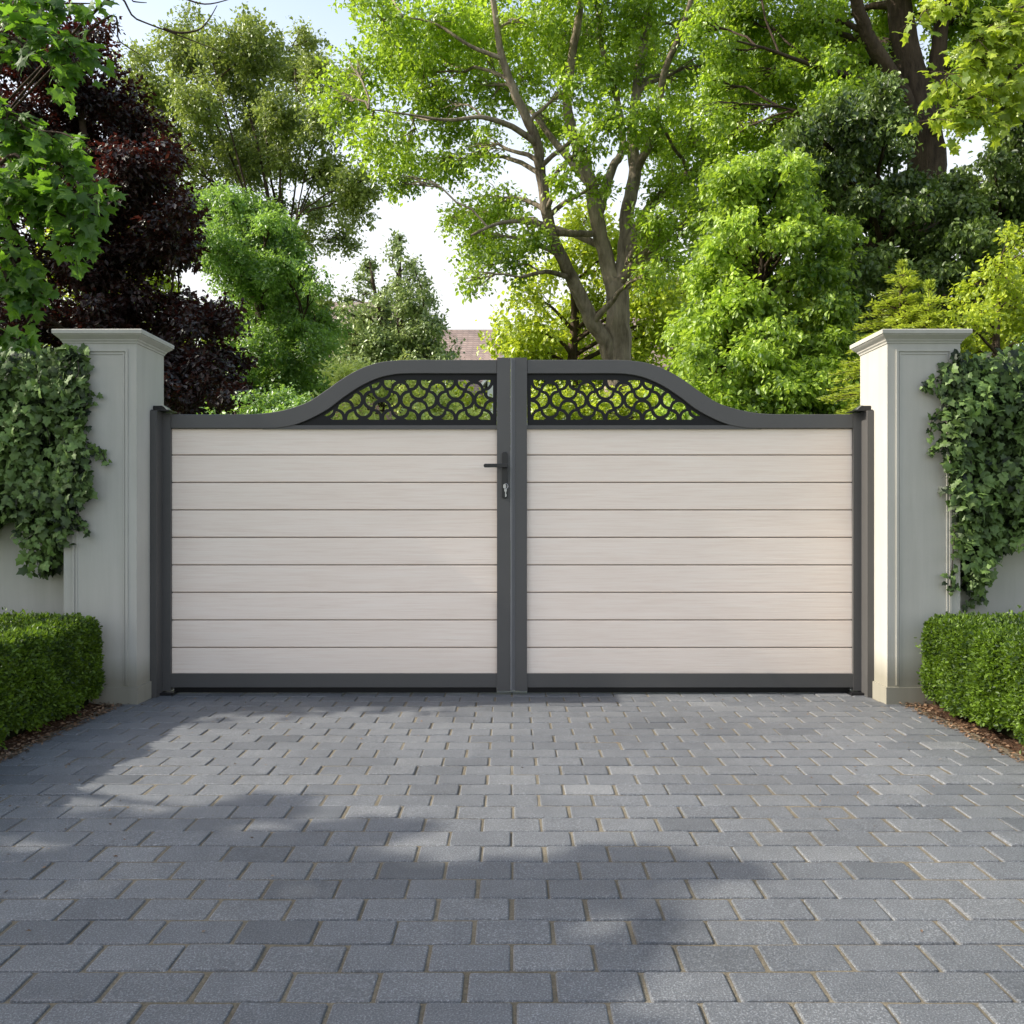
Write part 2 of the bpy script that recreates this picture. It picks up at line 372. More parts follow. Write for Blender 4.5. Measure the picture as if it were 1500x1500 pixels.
def spray_leaves(c, r, n_spray, m, ls, size, droop=.3, up=1.0, shell=.35, flat=0.0, align=.55):
    """leaves on n_spray little twigs in the ellipsoid (c, r)"""
    u = unit(rng.normal(size=(n_spray, 3)))
    rho = shell + (1 - shell) * rng.random((n_spray, 1)) ** .6
    p0 = c + u * rho * r
    d = u * .8 + rng.normal(0, .45, (n_spray, 3)); d[:, 2] = d[:, 2] * (1 - flat) - droop
    d = unit(d)
    k = np.repeat(np.arange(n_spray), m); s = rng.random(len(k))[:, None]
    pts = p0[k] + d[k] * ls * (s - .35) + rng.normal(0, ls * .17, (len(k), 3)) * np.array([1, 1, 1 - .5 * flat])
    t = unit(d[k] * align + rng.normal(0, .55, (len(k), 3)) + np.array([0, 0, -droop * .5]))
    nn = np.array([0, 0, up]) + rng.normal(0, .5, (len(k), 3)) + u[k] * .35
    sz = size * (.6 + .7 * rng.random(len(k)))
    rnd = np.clip(rng.normal(.5, .2, len(k)) + np.repeat(rng.normal(0, .15, n_spray), m), 0, 1)
    return pts, t, nn, sz, rnd

def make_tree(name, label, cat, base, limbs, clumps, leafmat, barkmat, leaf, tmpl=KITE, lai=3.0, m=12, ls=None, sub=7, subr=.5,
              droop=.3, up=1.0, flat=0., group=None, twig_r=.018, branches=True, shell=.25, align=.55, crown_name='crown'):
    root = empty(name, tuple(base)); tag(root, label, cat, group)
    paths = []; limb_pts = []
    for pts, rad in limbs:
        q, ro = smooth_path(pts, rad, 5, .06); paths.append((q, ro)); limb_pts.append(np.column_stack([q, ro]))
    LP = np.concatenate(limb_pts) if limb_pts else np.array([[*base, .1]])
    acc = []
    for c, r in clumps:
        c = np.asarray(c, float); r = np.asarray(r, float) * np.ones(3)
        if branches:
            dv = LP[:, :3] - c; dist = np.linalg.norm(dv, axis=1) + np.maximum(dv[:, 2] + .35 * np.linalg.norm(dv[:, :2], axis=1), 0) * 1.2
            j = np.argmin(dist); st = LP[j]; r0 = min(max(st[3] * .5, twig_r * .8), .07 + twig_r)
            bp = branch(st[:3], c, r0, twig_r * .6, 7, .08, .03); paths.append(bp)
        ns = max(3, int(sub * 1.6))
        for k in range(ns):
            uu = unit(rng.normal(size=3)); sc = c + uu * r * (.35 + .55 * rng.random()); sr = r * subr * .82 * (.55 + .8 * rng.random()) * np.array([1.2, 1.2, .62 + .3 * rng.random()])
            if branches:
                st = bp[0][rng.integers(3, 7)]; paths.append(branch(st, sc, twig_r * .5, twig_r * .2, 5, .06, .04))
            area = math.pi * (sr[0] * sr[2]); nl = lai * area / (leaf * leaf * .33) * 1.3
            n_sp = max(2, int(nl / m))
            acc.append(spray_leaves(sc, sr, n_sp, m, ls or leaf * 3.2, leaf, droop, up, shell, flat, align))
    V, Fi, lt = tubes_mesh(paths, 7)
    link('trunk', np_mesh('trunk', V, Fi, lt, smooth=True), barkmat, root)
    p, t, n, s, rn = (np.concatenate(x) for x in zip(*acc))
    leaf_object(crown_name, p, t, n, s, tmpl, leafmat, root, rn)
    return root

def px_clumps(lst, d, dd=.0, ry=None):
    """[(px, py, r_px)] -> clumps at depth d +- dd"""
    out = []
    for e in lst:
        px, py, rp = e[:3]; dz = e[3] if len(e) > 3 else rng.uniform(-dd, dd)
        D = d + dz; r = rp * D / F
        out.append((P(px, py, D), (r, (ry or 1.0) * r, r * .85)))
    return out

def layers(lst, d, dd, ry=None, front=.9, back=.9):
    """a crown with depth: the clumps, and again a looser layer in front and one behind"""
    out = px_clumps(lst, d, dd * .5, ry)
    for dz in (-front, back):
        sel = [e for e in lst if rng.random() < .62]
        out += px_clumps([(e[0] + rng.normal(0, e[2] * .35), e[1] + rng.normal(0, e[2] * .3) + e[2] * .15, e[2] * rng.uniform(.6, .9), dz * dd + rng.normal(0, .2 * dd)) for e in sel], d, 0, ry)
    return out

def px_limb(lst, d, dd=None):
    pts = [P(a, b, d + (dd[i] if dd else 0)) for i, (a, b, r) in enumerate(lst)]
    return pts, [r * d / F for a, b, r in lst]

# ------------------------------------------------------------------ the setting
me = np_mesh("ground", [(-600, -600, -.05), (600, -600, -.05), (600, 900, -.05), (-600, 900, -.05)], [0, 1, 2, 3], [4])
tag(link("ground", me, M['lawn']), kind='structure')

def driveway():
    W, D, J = .1840, .1243, .0074
    xs0, ys0 = .092, 1.8315
    Vs, Fi, Lt, At = [], [], [], []; off = 0
    X = 2.05
    for row in range(-40, 85):
        y0 = ys0 + row * D - D; ph = xs0 if row % 2 == 1 else 0.0
        ph += rng.normal(0, .002)
        for k in range(-13, 14):
            xa = ph + k * W; xb = xa + W
            xa2, xb2 = max(xa, -X), min(xb, X)
            if xb2 - xa2 < .03: continue
            j = J * (.8 + .5 * rng.random()); h = j / 2
            a, b_, c, d = xa2 + h + rng.normal(0, .0012), xb2 - h + rng.normal(0, .0012), y0 + h * .8 + rng.normal(0, .001), y0 + D - h * .8 + rng.normal(0, .001)
            cr = .006; bv = .0035
            def ring(ins, z, tilt=(0, 0)):
                q = []
                for sx, sy in ((-1, -1), (1, -1), (1, 1), (-1, 1)):
                    ex = (a + ins) if sx < 0 else (b_ - ins); ey = (c + ins) if sy < 0 else (d - ins)
                    p1 = (ex, ey - sy * cr); p3 = (ex - sx * cr, ey); p2 = (ex - sx * cr * .3, ey - sy * cr * .3)
                    q += [p1, p2, p3] if sx * sy > 0 else [p3, p2, p1]
                return [(x, y, z + tilt[0] * (x - (a + b_) / 2) + tilt[1] * (y - (c + d) / 2)) for x, y in q]
            dz = rng.normal(0, .0009); ti = (rng.normal(0, .0045), rng.normal(0, .006))
            V = ring(0, -.045) + ring(0, -.0052 + dz, ti) + ring(bv * .45, -.0012 + dz, ti) + ring(bv * 1.2, dz, ti)
            Vs += V; fl = []
            for q in range(3):
                for i in range(12):
                    i2 = (i + 1) % 12; fl += [off + q*12 + i, off + q*12 + i2, off + q*12 + 12 + i2, off + q*12 + 12 + i]; Lt.append(4)
            fl += [off + 36 + i for i in range(12)]; Lt.append(12); Fi += fl
            At += [min(max(rng.normal(.5, .17), 0), 1)] * 37; off += 48
    me = np_mesh("driveway", Vs, Fi, Lt, At)
    dr = tag(link("driveway", me, M['paver']), kind='structure')
    # sand swept into the joints, not quite even
    nx, ny = 60, 240; gx = np.linspace(-2.08, 2.08, nx); gy = np.linspace(-3.3, 12.3, ny)
    xx, yy = np.meshgrid(gx, gy); zz = -.0042 + .0009 * np.sin(xx * 9 + yy * 4) + rng.normal(0, .0005, xx.shape)
    V = np.stack([xx, yy, zz], -1).reshape(-1, 3)
    i = np.arange(ny - 1)[:, None] * nx + np.arange(nx - 1)[None, :]; q = np.stack([i, i + 1, i + nx + 1, i + nx], -1).reshape(-1)
    link("joint_sand", np_mesh("joint_sand", V, q, np.full(len(q) // 4, 4)), M['sand'], dr)
driveway()

def bed(name, sx):
    nx, ny = 70, 110; gx = np.linspace(2.055, 4.6, nx); gy = np.linspace(-1.0, 4.97, ny)
    xx, yy = np.meshgrid(gx, gy); zz = -.012 + .035 * np.clip((xx - 2.05) / .25, 0, 1) + rng.normal(0, .006, xx.shape)
    V = np.stack([xx * sx, yy, zz], -1).reshape(-1, 3)
    i = np.arange(ny - 1)[:, None] * nx + np.arange(nx - 1)[None, :]; q = np.stack([i, i + 1, i + nx + 1, i + nx], -1)
    if sx < 0: q = q[..., ::-1]
    tag(link(name, np_mesh(name, V, q.reshape(-1), np.full(q.size // 4, 4)), M['soil']), kind='structure')
bed("mulch_bed", -1); bed("mulch_bed", 1)

def litter():
    ps = []
    for sx in (-1, 1):
        n = 1500; x = 2.0 + np.abs(rng.normal(0, .09, n)); y = rng.uniform(2.6, 4.75, n)
        z = np.where(x > 2.055, .012 + .035 * np.clip((x - 2.05) / .25, 0, 1) - .012, .003)
        ps.append(np.column_stack([x * sx, y, z + rng.random(n) * .008]))
    n = 330; e = np.abs(rng.normal(0, .55, n)); ps.append(np.column_stack([(2.0 - e) * np.where(rng.random(n) < .55, -1, 1), rng.uniform(2.0, 4.9, n), np.full(n, .004)]))
    n = 40; ps.append(np.column_stack([rng.uniform(-1.6, 1.6, n), rng.uniform(3.0, 4.95, n), np.full(n, .004)]))
    p = np.concatenate(ps); n = len(p)
    t = unit(np.column_stack([rng.normal(size=(n, 2)), rng.normal(0, .15, n)])); nn = np.column_stack([rng.normal(0, .35, (n, 2)), np.ones(n)])
    sz = rng.uniform(.008, .026, n); sz[3000:] *= .6
    tag(leaf_object("leaf_litter", p, t, nn, sz, KITE, M['litter'], None), "dry brown leaf litter along the drive edges below the hedges", "leaf litter", kind='stuff')
litter()

# ------------------------------------------------------------------ gate
S = F / 5.0
def gx(px): return (px - CX) / S
def gz(py): return CZ + (HY - py) / S
GY = 5.0
OUT = [(250, 606.8), (340, 606.8), (375, 606.2), (400, 603.6), (425, 598), (450.7, 588.7), (476, 572.5), (501, 554.8), (526.7, 540.5), (552, 531.5), (575, 528.2), (600, 527), (660, 527), (728, 527)]
INN = [(250, 627.3), (384, 627.3), (410, 626.3), (440, 619.5), (476, 602), (501, 583.5), (526.7, 566.4), (552, 554.5), (575, 548.8), (600, 547), (660, 547), (728, 547)]
def dense(pl, n=5):
    q, _ = smooth_path([(a, b, 0) for a, b in pl], [1] * len(pl), n); return [(a, b) for a, b, _ in q]
OUTD, INND = dense(OUT), dense(INN)
def inner_y(x): return float(np.interp(x, [a for a, b in INND], [b for a, b in INND]))

def lattice_holes():
    s = 13.6
    def inside(a, b):
        if b >= 0: return math.hypot(a, b) < 10.35
        if abs(a) > 10.35 or b < -s: return False
        return min(math.hypot(a - s, b + s), math.hypot(a + s, b + s)) > 14.7
    shape = []
    for k in range(56):
        th = 2 * math.pi * k / 56; r = 0.0
        while inside((r + .05) * math.cos(th), (r + .05) * math.sin(th)) and r < 16: r += .05
        shape.append((r * math.cos(th), r * math.sin(th)))
    def ok(x, y): return min(614.2 - y, y - 555.5, 722 - x, (y - inner_y(x)) * .8 - 3.6)
    holes = []
    x0, y0 = 680.7, 571.2
    for i in range(-11, 3):
        for jj in range(-2, 4):
            nx, ny = x0 + i * 2 * s, y0 + jj * 2 * s
            for vert in (0, 1):
                if vert:   # edge from node (i,j) down to (i,j+1); cell on its right is (i,j)
                    c = (nx, ny + s); u = (1, 0) if (i + jj) % 2 == 0 else (-1, 0)
                else:      # edge to (i+1,j); cell below is (i,j): type A when even -> bulges up
                    c = (nx + s, ny); u = (0, -1) if (i + jj) % 2 == 0 else (0, 1)
                v = (u[1], -u[0])
                poly = [(c[0] + a * v[0] + b * u[0], c[1] + a * v[1] + b * u[1]) for a, b in shape]
                res = []
                n = len(poly)
                for q in range(n):
                    A, B = poly[q], poly[(q + 1) % n]; fa, fb = ok(*A), ok(*B)
                    if fa >= 0: res.append(A)
                    if (fa >= 0) != (fb >= 0):
                        lo, hi = (A, B) if fa >= 0 else (B, A)
                        for _ in range(18):
                            mid = ((lo[0] + hi[0]) / 2, (lo[1] + hi[1]) / 2)
                            if ok(*mid) >= 0: lo = mid
                            else: hi = mid
                        res.append(lo)
                if len(res) < 4: continue
                # add the corners of the opening where a hole is cut by two straight sides
                ar = abs(sum(res[q][0] * res[(q+1) % len(res)][1] - res[(q+1) % len(res)][0] * res[q][1] for q in range(len(res)))) / 2
                if ar < 6: continue
                clean = [res[0]]
                for p_ in res[1:]:
                    if math.hypot(p_[0] - clean[-1][0], p_[1] - clean[-1][1]) > .12: clean.append(p_)
                if math.hypot(clean[0][0] - clean[-1][0], clean[0][1] - clean[-1][1]) < .12: clean.pop()
                holes.append(clean)
    return holes
HOLES = lattice_holes()

def flat_with_holes(name, outer, holes, depth, y, material, parent):
    cu = bpy.data.curves.new(name, 'CURVE'); cu.dimensions = '2D'; cu.fill_mode = 'BOTH'; cu.extrude = depth / 2
    for pl in [outer] + holes:
        sp = cu.splines.new('POLY'); sp.points.add(len(pl) - 1)
        for k, (a, b) in enumerate(pl): sp.points[k].co = (a, b, 0, 1)
        sp.use_cyclic_u = True
    tmp = bpy.data.objects.new(name + "_tmp", cu); COL.objects.link(tmp)
    dg = bpy.context.evaluated_depsgraph_get(); me = bpy.data.meshes.new_from_object(tmp.evaluated_get(dg))
    bpy.data.objects.remove(tmp); bpy.data.curves.remove(cu)
    me.transform(Matrix.Translation((0, y, 0)) @ Matrix.Rotation(R(90), 4, 'X'))
    me.name = name; me.materials.clear()
    return link(name, me, material, parent)

def gate_leaf(side):
    mir = (lambda x: x) if side < 0 else (lambda x: 1500 - x)
    X = lambda px: gx(mir(px))
    base = (X(489), GY + .03, 0)
    root = empty("gate_leaf", base)
    lab = ("cream boarded gate leaf with black lever handle, left half of the arched driveway gate" if side < 0 else
           "cream boarded gate leaf without any handle, right half of the arched driveway gate")
    tag(root, lab, "gate leaf", "pair of driveway gate leaves")
    def bx(bm, a, b, y0, y1, t, bt):
        xa, xb = sorted((X(a), X(b))); box(bm, xa, xb, y0, y1, gz(bt), gz(t))
    bm = bmesh.new(); bx(bm, 228.6, 250, GY, GY + .055, 605, 1012); obj("outer_stile", bm, M['frame'], root, bevel=.003)
    bm = bmesh.new()
    if side < 0: bx(bm, 728, 747.6, GY - .004, GY + .055, 524, 1012)
    else: bx(bm, 728, 745.4, GY - .004, GY + .055, 524, 1012)
    obj("meeting_stile", bm, M['frame'], root, bevel=.003)
    if side < 0:
        bm = bmesh.new(); bx(bm, 747.75, 750.3, GY - .010, GY + .04, 524.3, 1011.5); bx(bm, 750.3, 754.55, GY + .004, GY + .04, 524.3, 1011.5)
        obj("cover_strip", bm, M['frame_light'], root)
    bm = bmesh.new(); bx(bm, 250.05, 727.95, GY + .003, GY + .052, 987, 1007); obj("bottom_rail", bm, M['frame'], root, bevel=.003)
    bm = bmesh.new(); bx(bm, 252, 727.5, GY + .03, GY + .038, 1006.9, 1016.2); obj("dark_gap_seal", bm, M['black'], root)  # black seal strip, added to darken the bright gap under the gate
    bm = bmesh.new(); bx(bm, 384, 727.95, GY + .006, GY + .048, 622.8, 628.2); obj("middle_rail", bm, M['frame_light'] if False else M['frame'], root, bevel=.0015)
    poly = [(X(a), gz(b)) for a, b in OUTD] + [(X(a), gz(b)) for a, b in INND[::-1]]
    poly = [(min(max(a, min(X(250.05), X(727.95))), max(X(250.05), X(727.95))), b) for a, b in poly]
    bm = bmesh.new(); extrude_poly(bm, poly, GY + .001, GY + .052); obj("arched_top_rail", bm, M['frame'], root, bevel=.003)
    outer = [(X(a), gz(b - 2)) for a, b in INND if a >= 384 and b < 623.5]
    outer = outer + [(X(727.5), gz(623.0)), (X(402), gz(623.0))]
    holes = [[(X(a), gz(b)) for a, b in h] for h in HOLES]
    flat_with_holes("fretwork_panel", outer, holes, .012, GY + .026, M['black'], root)
    # boards: nine tongue-and-groove planks in one panel
    ys = [628.0, 666.2, 706.6, 747, 787.5, 828, 868.4, 909, 949.5, 987.2]
    Vs, Fi, Lt, At, off = [], [], [], [], 0
    xa, xb = sorted((X(249.5), X(728.5)))
    for k in range(9):
        zt, zb = gz(ys[k] + (.75 if k else -.5)), gz(ys[k + 1] - (.75 if k < 8 else -.5))
        prof = [(GY + .034, zb), (GY + .024, zb + .0004), (GY + .0215, zb + .003), (GY + .0215, zt - .003), (GY + .024, zt - .0004), (GY + .034, zt)]
        Vs += [(xa, y, z) for y, z in prof] + [(xb, y, z) for y, z in prof]
        for i in range(5): Fi += [off + i, off + 6 + i, off + 7 + i, off + i + 1]; Lt.append(4); At.append(rng.random() if i == 0 else At[-1])
        off += 12
    me = np_mesh("board_panel", Vs, Fi, Lt, At)
    bp = link("board_panel", me, M['board'], root)
    bm = bmesh.new(); box(bm, xa, xb, GY + .0335, GY + .04, gz(988), gz(626)); obj("groove_backing", bm, M['groove'], bp)
    if side < 0:
        def rr(bm, a, b, t, bt, y0, y1, r):
            pts = []
            xa, xb, z0, z1 = gx(a), gx(b), gz(bt), gz(t)
            for cx_, cz_, s0 in ((xb - r, z1 - r, 0), (xa + r, z1 - r, 90), (xa + r, z0 + r, 180), (xb - r, z0 + r, 270)):
                for q in range(5):
                    an = R(s0 + q * 22.5); pts.append((cx_ + r * math.cos(an), cz_ + r * math.sin(an)))
            extrude_poly(bm, pts, y0, y1)
        bm = bmesh.new(); rr(bm, 735.2, 743.4, 662, 730, GY - .016, GY - .0045, .012); h = obj("handle", bm, M['handle'], root, bevel=.002)
        bm = bmesh.new(); rr(bm, 709, 744.6, 680.2, 685.6, GY - .068, GY - .052, .008)
        box(bm, gx(738.3), gx(742.6), GY - .054, GY - .014, gz(685.2), gz(680.7)); obj("lever", bm, M['handle'], h, bevel=.002)
        bm = bmesh.new(); rr(bm, 737.2, 741.6, 709, 716, GY - .022, GY - .0155, .010); obj("lock_cylinder", bm, M['steel'], h)
        # a bunch of two keys hanging in the lock
        kr = empty("key_bunch", (gx(740), GY - .04, gz(716))); tag(kr, "small bunch of steel keys hanging in the lock below the lever handle", "keys")
        V, fi, lt = tubes_mesh([(np.array([(gx(741.2) + .011 * math.cos(q), GY - .038 + .004 * math.sin(q), gz(712.5) + .014 * math.sin(q)) for q in np.linspace(0, 2 * math.pi, 17)]), np.full(17, .0016))], 6)
        link("ring", np_mesh("ring", V, fi, lt, smooth=True), M['steel'], kr)
        bm = bmesh.new(); rr(bm, 737.3, 740.8, 709.6, 715.8, GY - .044, GY - .041, .006); box(bm, gx(738.6), gx(739.6), GY - .0412, GY - .02, gz(713.4), gz(711.8)); obj("key", bm, M['steel'], kr)
        bm = bmesh.new(); rr(bm, 738.8, 742.3, 715.0, 720.6, GY - .038, GY - .035, .005); box(bm, gx(740), gx(741.5), GY - .0376, GY - .0354, gz(728), gz(720.4)); box(bm, gx(741.4), gx(742.1), GY - .0374, GY - .0356, gz(727.3), gz(724)); obj("key", bm, M['steel'], kr)
    return root
gate_leaf(-1); gate_leaf(1)

def hinge_post(sx):
    lab = "slim charcoal hinge post against the " + ("shaded" if sx < 0 else "sunlit") + " gate pillar"
    root = empty("hinge_post", (sx * 1.926, 4.96, 0)); tag(root, lab, "gate post", "hinge posts of the gate")
    xa, xb = sorted((sx * 1.9435, sx * 1.909))
    bm = bmesh.new(); box(bm, xa, xb, 4.915, 5.05, 0, gz(1017 - 410) + .012); obj("post", bm, M['frame'], root, bevel=.003)
    zt = gz(607) + .0125
    bm = bmesh.new(); xa, xb = sorted((sx * 1.9435, sx * 1.848)); box(bm, xa, xb, 4.93, 5.055, zt, zt + .006); obj("post_cap", bm, M['handle'], root, bevel=.0015)
    bm = bmesh.new(); pts = [(sx * 1.943, zt + .0065), (sx * 1.943, zt + .030), (sx * 1.893, zt + .030), (sx * 1.882, zt + .026), (sx * 1.872, zt + .016), (sx * 1.862, zt + .0065)]
    extrude_poly(bm, pts, 4.955, 5.03); obj("hinge_cover", bm, M['handle'], root, bevel=.002)
    bm = bmesh.new(); pts = [(sx * 1.900, zt + .031), (sx * 1.888, zt + .032), (sx * 1.874, zt + .021), (sx * 1.858, zt + .0068), (sx * 1.866, zt + .0066), (sx * 1.880, zt + .021), (sx * 1.890, zt + .0275)]
    extrude_poly(bm, pts, 4.95, 4.99); obj("hinge_arm", bm, M['steel'], root)
    bm = bmesh.new(); xa, xb = sorted((sx * 1.943, sx * 1.84)); box(bm, xa, xb, 4.96, 5.05, .001, .014); obj("floor_bracket", bm, M['handle'], root)
hinge_post(-1); hinge_post(1)

# ------------------------------------------------------------------ pillars and walls
def pillar(sx):
    x0, x1, y0, y1 = 1.9445, 2.322, 4.742, 5.112
    root = empty("gate_pillar", (sx * 2.133, 4.93, 0))
    tag(root, "pale grey rendered gate pillar with moulded cap, " + ("in shade in front of the dark red tree" if sx < 0 else "its inner side sunlit, below the golden conifer"), "pillar", "pair of gate pillars")
    def bx(bm, a, b, c, d, e, f):
        xa, xb = sorted((sx * a, sx * b)); box(bm, xa, xb, c, d, e, f)
    bm = bmesh.new(); bx(bm, x0, x1, y0, y1, -.04, 1.88); obj("shaft", bm, M['render'], root, bevel=.006)
    bm = bmesh.new(); e = .009; bx(bm, x0 - e, x1 + e, y0 - e, y1 + e, -.045, .088)
    obj("plinth", bm, M['render'], root, bevel=.006)
    # moulded cap: profile (overhang, z)
    prof = [(-.02, 1.868), (.004, 1.868), (.006, 1.876), (.012, 1.882), (.014, 1.888), (.020, 1.893), (.030, 1.902), (.036, 1.907), (.037, 1.912), (.042, 1.913), (.043, 1.931), (.040, 1.935), (-.01, 1.941), (-.16, 1.950)]
    bm = bmesh.new(); rings = []
    for e, z in prof:
        rings.append([bm.verts.new((sx * a, b, z + rng.normal(0, .0004))) for a, b in ((x0 - e, y0 - e), (x1 + e, y0 - e), (x1 + e, y1 + e), (x0 - e, y1 + e))])
    for a, b in zip(rings, rings[1:]):
        for i in range(4): bm.faces.new((a[i], a[(i+1) % 4], b[(i+1) % 4], b[i]))
    bm.faces.new(rings[-1]); bm.faces.new(rings[0][::-1]); bmesh.ops.recalc_face_normals(bm, faces=bm.faces[:])
    obj("cap", bm, M['render'], root)
    # raised panel moulding on the front
    bm = bmesh.new(); a, b, c, d = x0 + .044, x1 - .045, .098, 1.838
    t, h = .013, .0065
    for q in (0, 1):
        o = q * .019; hh = h - q * .003; tt = .012 - q * .005
        bx(bm, a + o, b - o, y0 - hh, y0 + .004, d - o - tt, d - o)
        bx(bm, a + o, a + o + tt, y0 - hh + .0006, y0 + .004, c, d - o - tt + .0005); bx(bm, b - o - tt, b - o, y0 - hh + .0006, y0 + .004, c, d - o - tt + .0005)
    obj("panel_moulding", bm, M['render'], root, bevel=.002)
pillar(-1); pillar(1)

def wall(sx):
    root = empty("garden_wall", (sx * 4, 5.02, 0)); tag(root, ("shaded" if sx < 0 else "lighter") + " rendered garden wall running off behind the " + ("dark-sided" if sx < 0 else "sunny") + " box hedge", "wall", "garden walls")
    def bx(bm, a, b, c, d, e, f):
        xa, xb = sorted((sx * a, sx * b)); box(bm, xa, xb, c, d, e, f)
    bm = bmesh.new(); bx(bm, 2.3235, 9, 4.90, 5.06, -.04, 1.66); obj("wall_face", bm, M['render'], root, bevel=.006)
    bm = bmesh.new(); bx(bm, 2.3235, 9, 4.868, 5.092, 1.661, 1.715); obj("coping", bm, M['render'], root, bevel=.01)
    bm = bmesh.new(); bx(bm, 2.3245, 9, 4.885, 4.9005, -.04, .16); obj("skirting", bm, M['render'], root, bevel=.004)
    bm = bmesh.new(); bx(bm, 2.345, 2.36, 4.889, 4.9015, .165, 1.655); bx(bm, 2.385, 2.40, 4.889, 4.9015, .165, 1.655); obj("pilaster_bead", bm, M['render'], root, bevel=.003)
wall(-1); wall(1)

# ------------------------------------------------------------------ ivy
def in_poly(x, y, poly):
    c = np.zeros(len(x), bool); n = len(poly)
    for i in range(n):
        (x1, y1), (x2, y2) = poly[i], poly[(i + 1) % n]
        k = ((y1 > y) != (y2 > y)) & (x < (x2 - x1) * (y - y1) / (y2 - y1 + 1e-9) + x1); c ^= k
    return c

def ivy(sx, poly, trails, label):
    """ivy hanging over the wall; poly in picture px, read at d = 4.72"""
    d0 = 4.72; s = F / d0
    W = [((a - CX) / s, CZ + (HY - b) / s) for a, b in poly]
    root = empty("ivy", (sx * 2.9, 4.9, 0)); tag(root, label, "ivy", "ivy over the garden walls")
    x0, x1 = min(a for a, b in W), max(a for a, b in W); z0, z1 = min(b for a, b in W), max(b for a, b in W)
    ps, ts, ns, ss = [], [], [], []
    A = (x1 - x0) * (z1 - z0); n = int(A * 9500)
    x, z = rng.uniform(x0, x1, n), rng.uniform(z0, z1, n)
    k = in_poly(x + rng.normal(0, .022, n), z + rng.normal(0, .022, n), W); x, z = x[k], z[k]
    lump = .5 + .25 * np.sin(x * 17 + 1.3 * np.sin(z * 11)) + .25 * np.sin(z * 14 + 2 * np.sin(x * 9 + 1))
    outside = np.where(np.abs(x) < 2.33, 4.73, 4.89)
    keep = rng.random(len(x)) < (.62 + .38 * lump); x, z, lump, outside = x[keep], z[keep], lump[keep], outside[keep]
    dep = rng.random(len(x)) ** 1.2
    bulge = (.10 + .10 * lump) * np.where(np.abs(x) < 2.33, .45, 1.0) + np.where(np.abs(x) < 2.33, 0, .05)
    y = outside - dep * bulge - .006
    # over the top of the wall
    topm = z > 1.70; y = np.where(topm, 4.72 + .42 * rng.random(len(x)) - np.where(np.abs(x) < 2.33, 0, .05), y)
    y = np.where(topm & (np.abs(x) < 2.33), 4.70 + .03 * rng.random(len(x)), y)
    p = np.column_stack([x, y, z]); m_ = len(p)
    t = np.column_stack([rng.normal(0, .6, m_), rng.normal(-.15, .25, m_), -.75 + rng.normal(0, .45, m_)])
    nn = np.column_stack([rng.normal(0, .65, m_), -.8 + rng.normal(0, .5, m_), .65 + rng.normal(0, .6, m_)])
    ps.append(p); ts.append(t); ns.append(nn); ss.append(rng.uniform(.028, .062, m_) * np.where(rng.random(m_) < .35, .7, 1)); rs = [np.clip(dep ** .9 * .75 + rng.normal(.05, .22, m_), 0, 1)]  # deep leaves darker: old-leaf tone and shade of the gaps put into colour
    paths = []
    for tr in trails:
        q = np.array([((a - CX) / s, 0, CZ + (HY - b) / s) for a, b in tr]); q[:, 1] = np.where(np.abs(q[:, 0]) < 2.33, 4.715, 4.855)
        sp, ro = smooth_path(q, np.full(len(q), .003), 6); paths.append((sp, ro))
        kk = rng.integers(0, len(sp), 34); pp = sp[kk] + rng.normal(0, .012, (34, 3)); pp[:, 1] = np.minimum(pp[:, 1], sp[kk][:, 1] + .004)
        ps.append(pp); ts.append(np.column_stack([rng.normal(0, .8, 34), rng.normal(-.2, .2, 34), rng.normal(-.6, .5, 34)]))
        ns.append(np.column_stack([rng.normal(0, .4, 34), -np.ones(34), rng.normal(.4, .4, 34)])); ss.append(rng.uniform(.018, .04, 34)); rs.append(rng.random(34))
    for _ in range(60):
        a = rng.uniform(x0, x1); z_ = rng.uniform(z0 + .2, z1 - .05); L = rng.uniform(.15, .4)
        q = np.column_stack([a + np.cumsum(rng.normal(0, .012, 7)), np.full(7, 4.725 if abs(a) < 2.36 else 4.88) - rng.random(7) * .04, np.linspace(z_, z_ - L, 7)])
        if in_poly(q[[0, -1], 0], q[[0, -1], 2], W).all(): paths.append((q, np.linspace(.004, .002, 7)))
    for pth in paths:
        V, fi, lt = tubes_mesh([pth], 5); link("stem", np_mesh("stem", V, fi, lt, smooth=True), M['twig'], root)
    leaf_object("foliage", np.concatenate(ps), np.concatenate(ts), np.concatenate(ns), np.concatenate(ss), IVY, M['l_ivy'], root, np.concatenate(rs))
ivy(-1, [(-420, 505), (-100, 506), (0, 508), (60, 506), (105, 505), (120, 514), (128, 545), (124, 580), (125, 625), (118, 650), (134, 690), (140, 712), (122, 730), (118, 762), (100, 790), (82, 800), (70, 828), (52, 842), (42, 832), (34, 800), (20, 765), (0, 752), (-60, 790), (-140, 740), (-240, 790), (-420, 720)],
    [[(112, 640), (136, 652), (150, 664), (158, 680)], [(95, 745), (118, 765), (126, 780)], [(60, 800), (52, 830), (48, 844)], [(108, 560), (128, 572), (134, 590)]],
    "dense dark ivy hanging over the shaded wall and pillar, ending in one pointed tail")
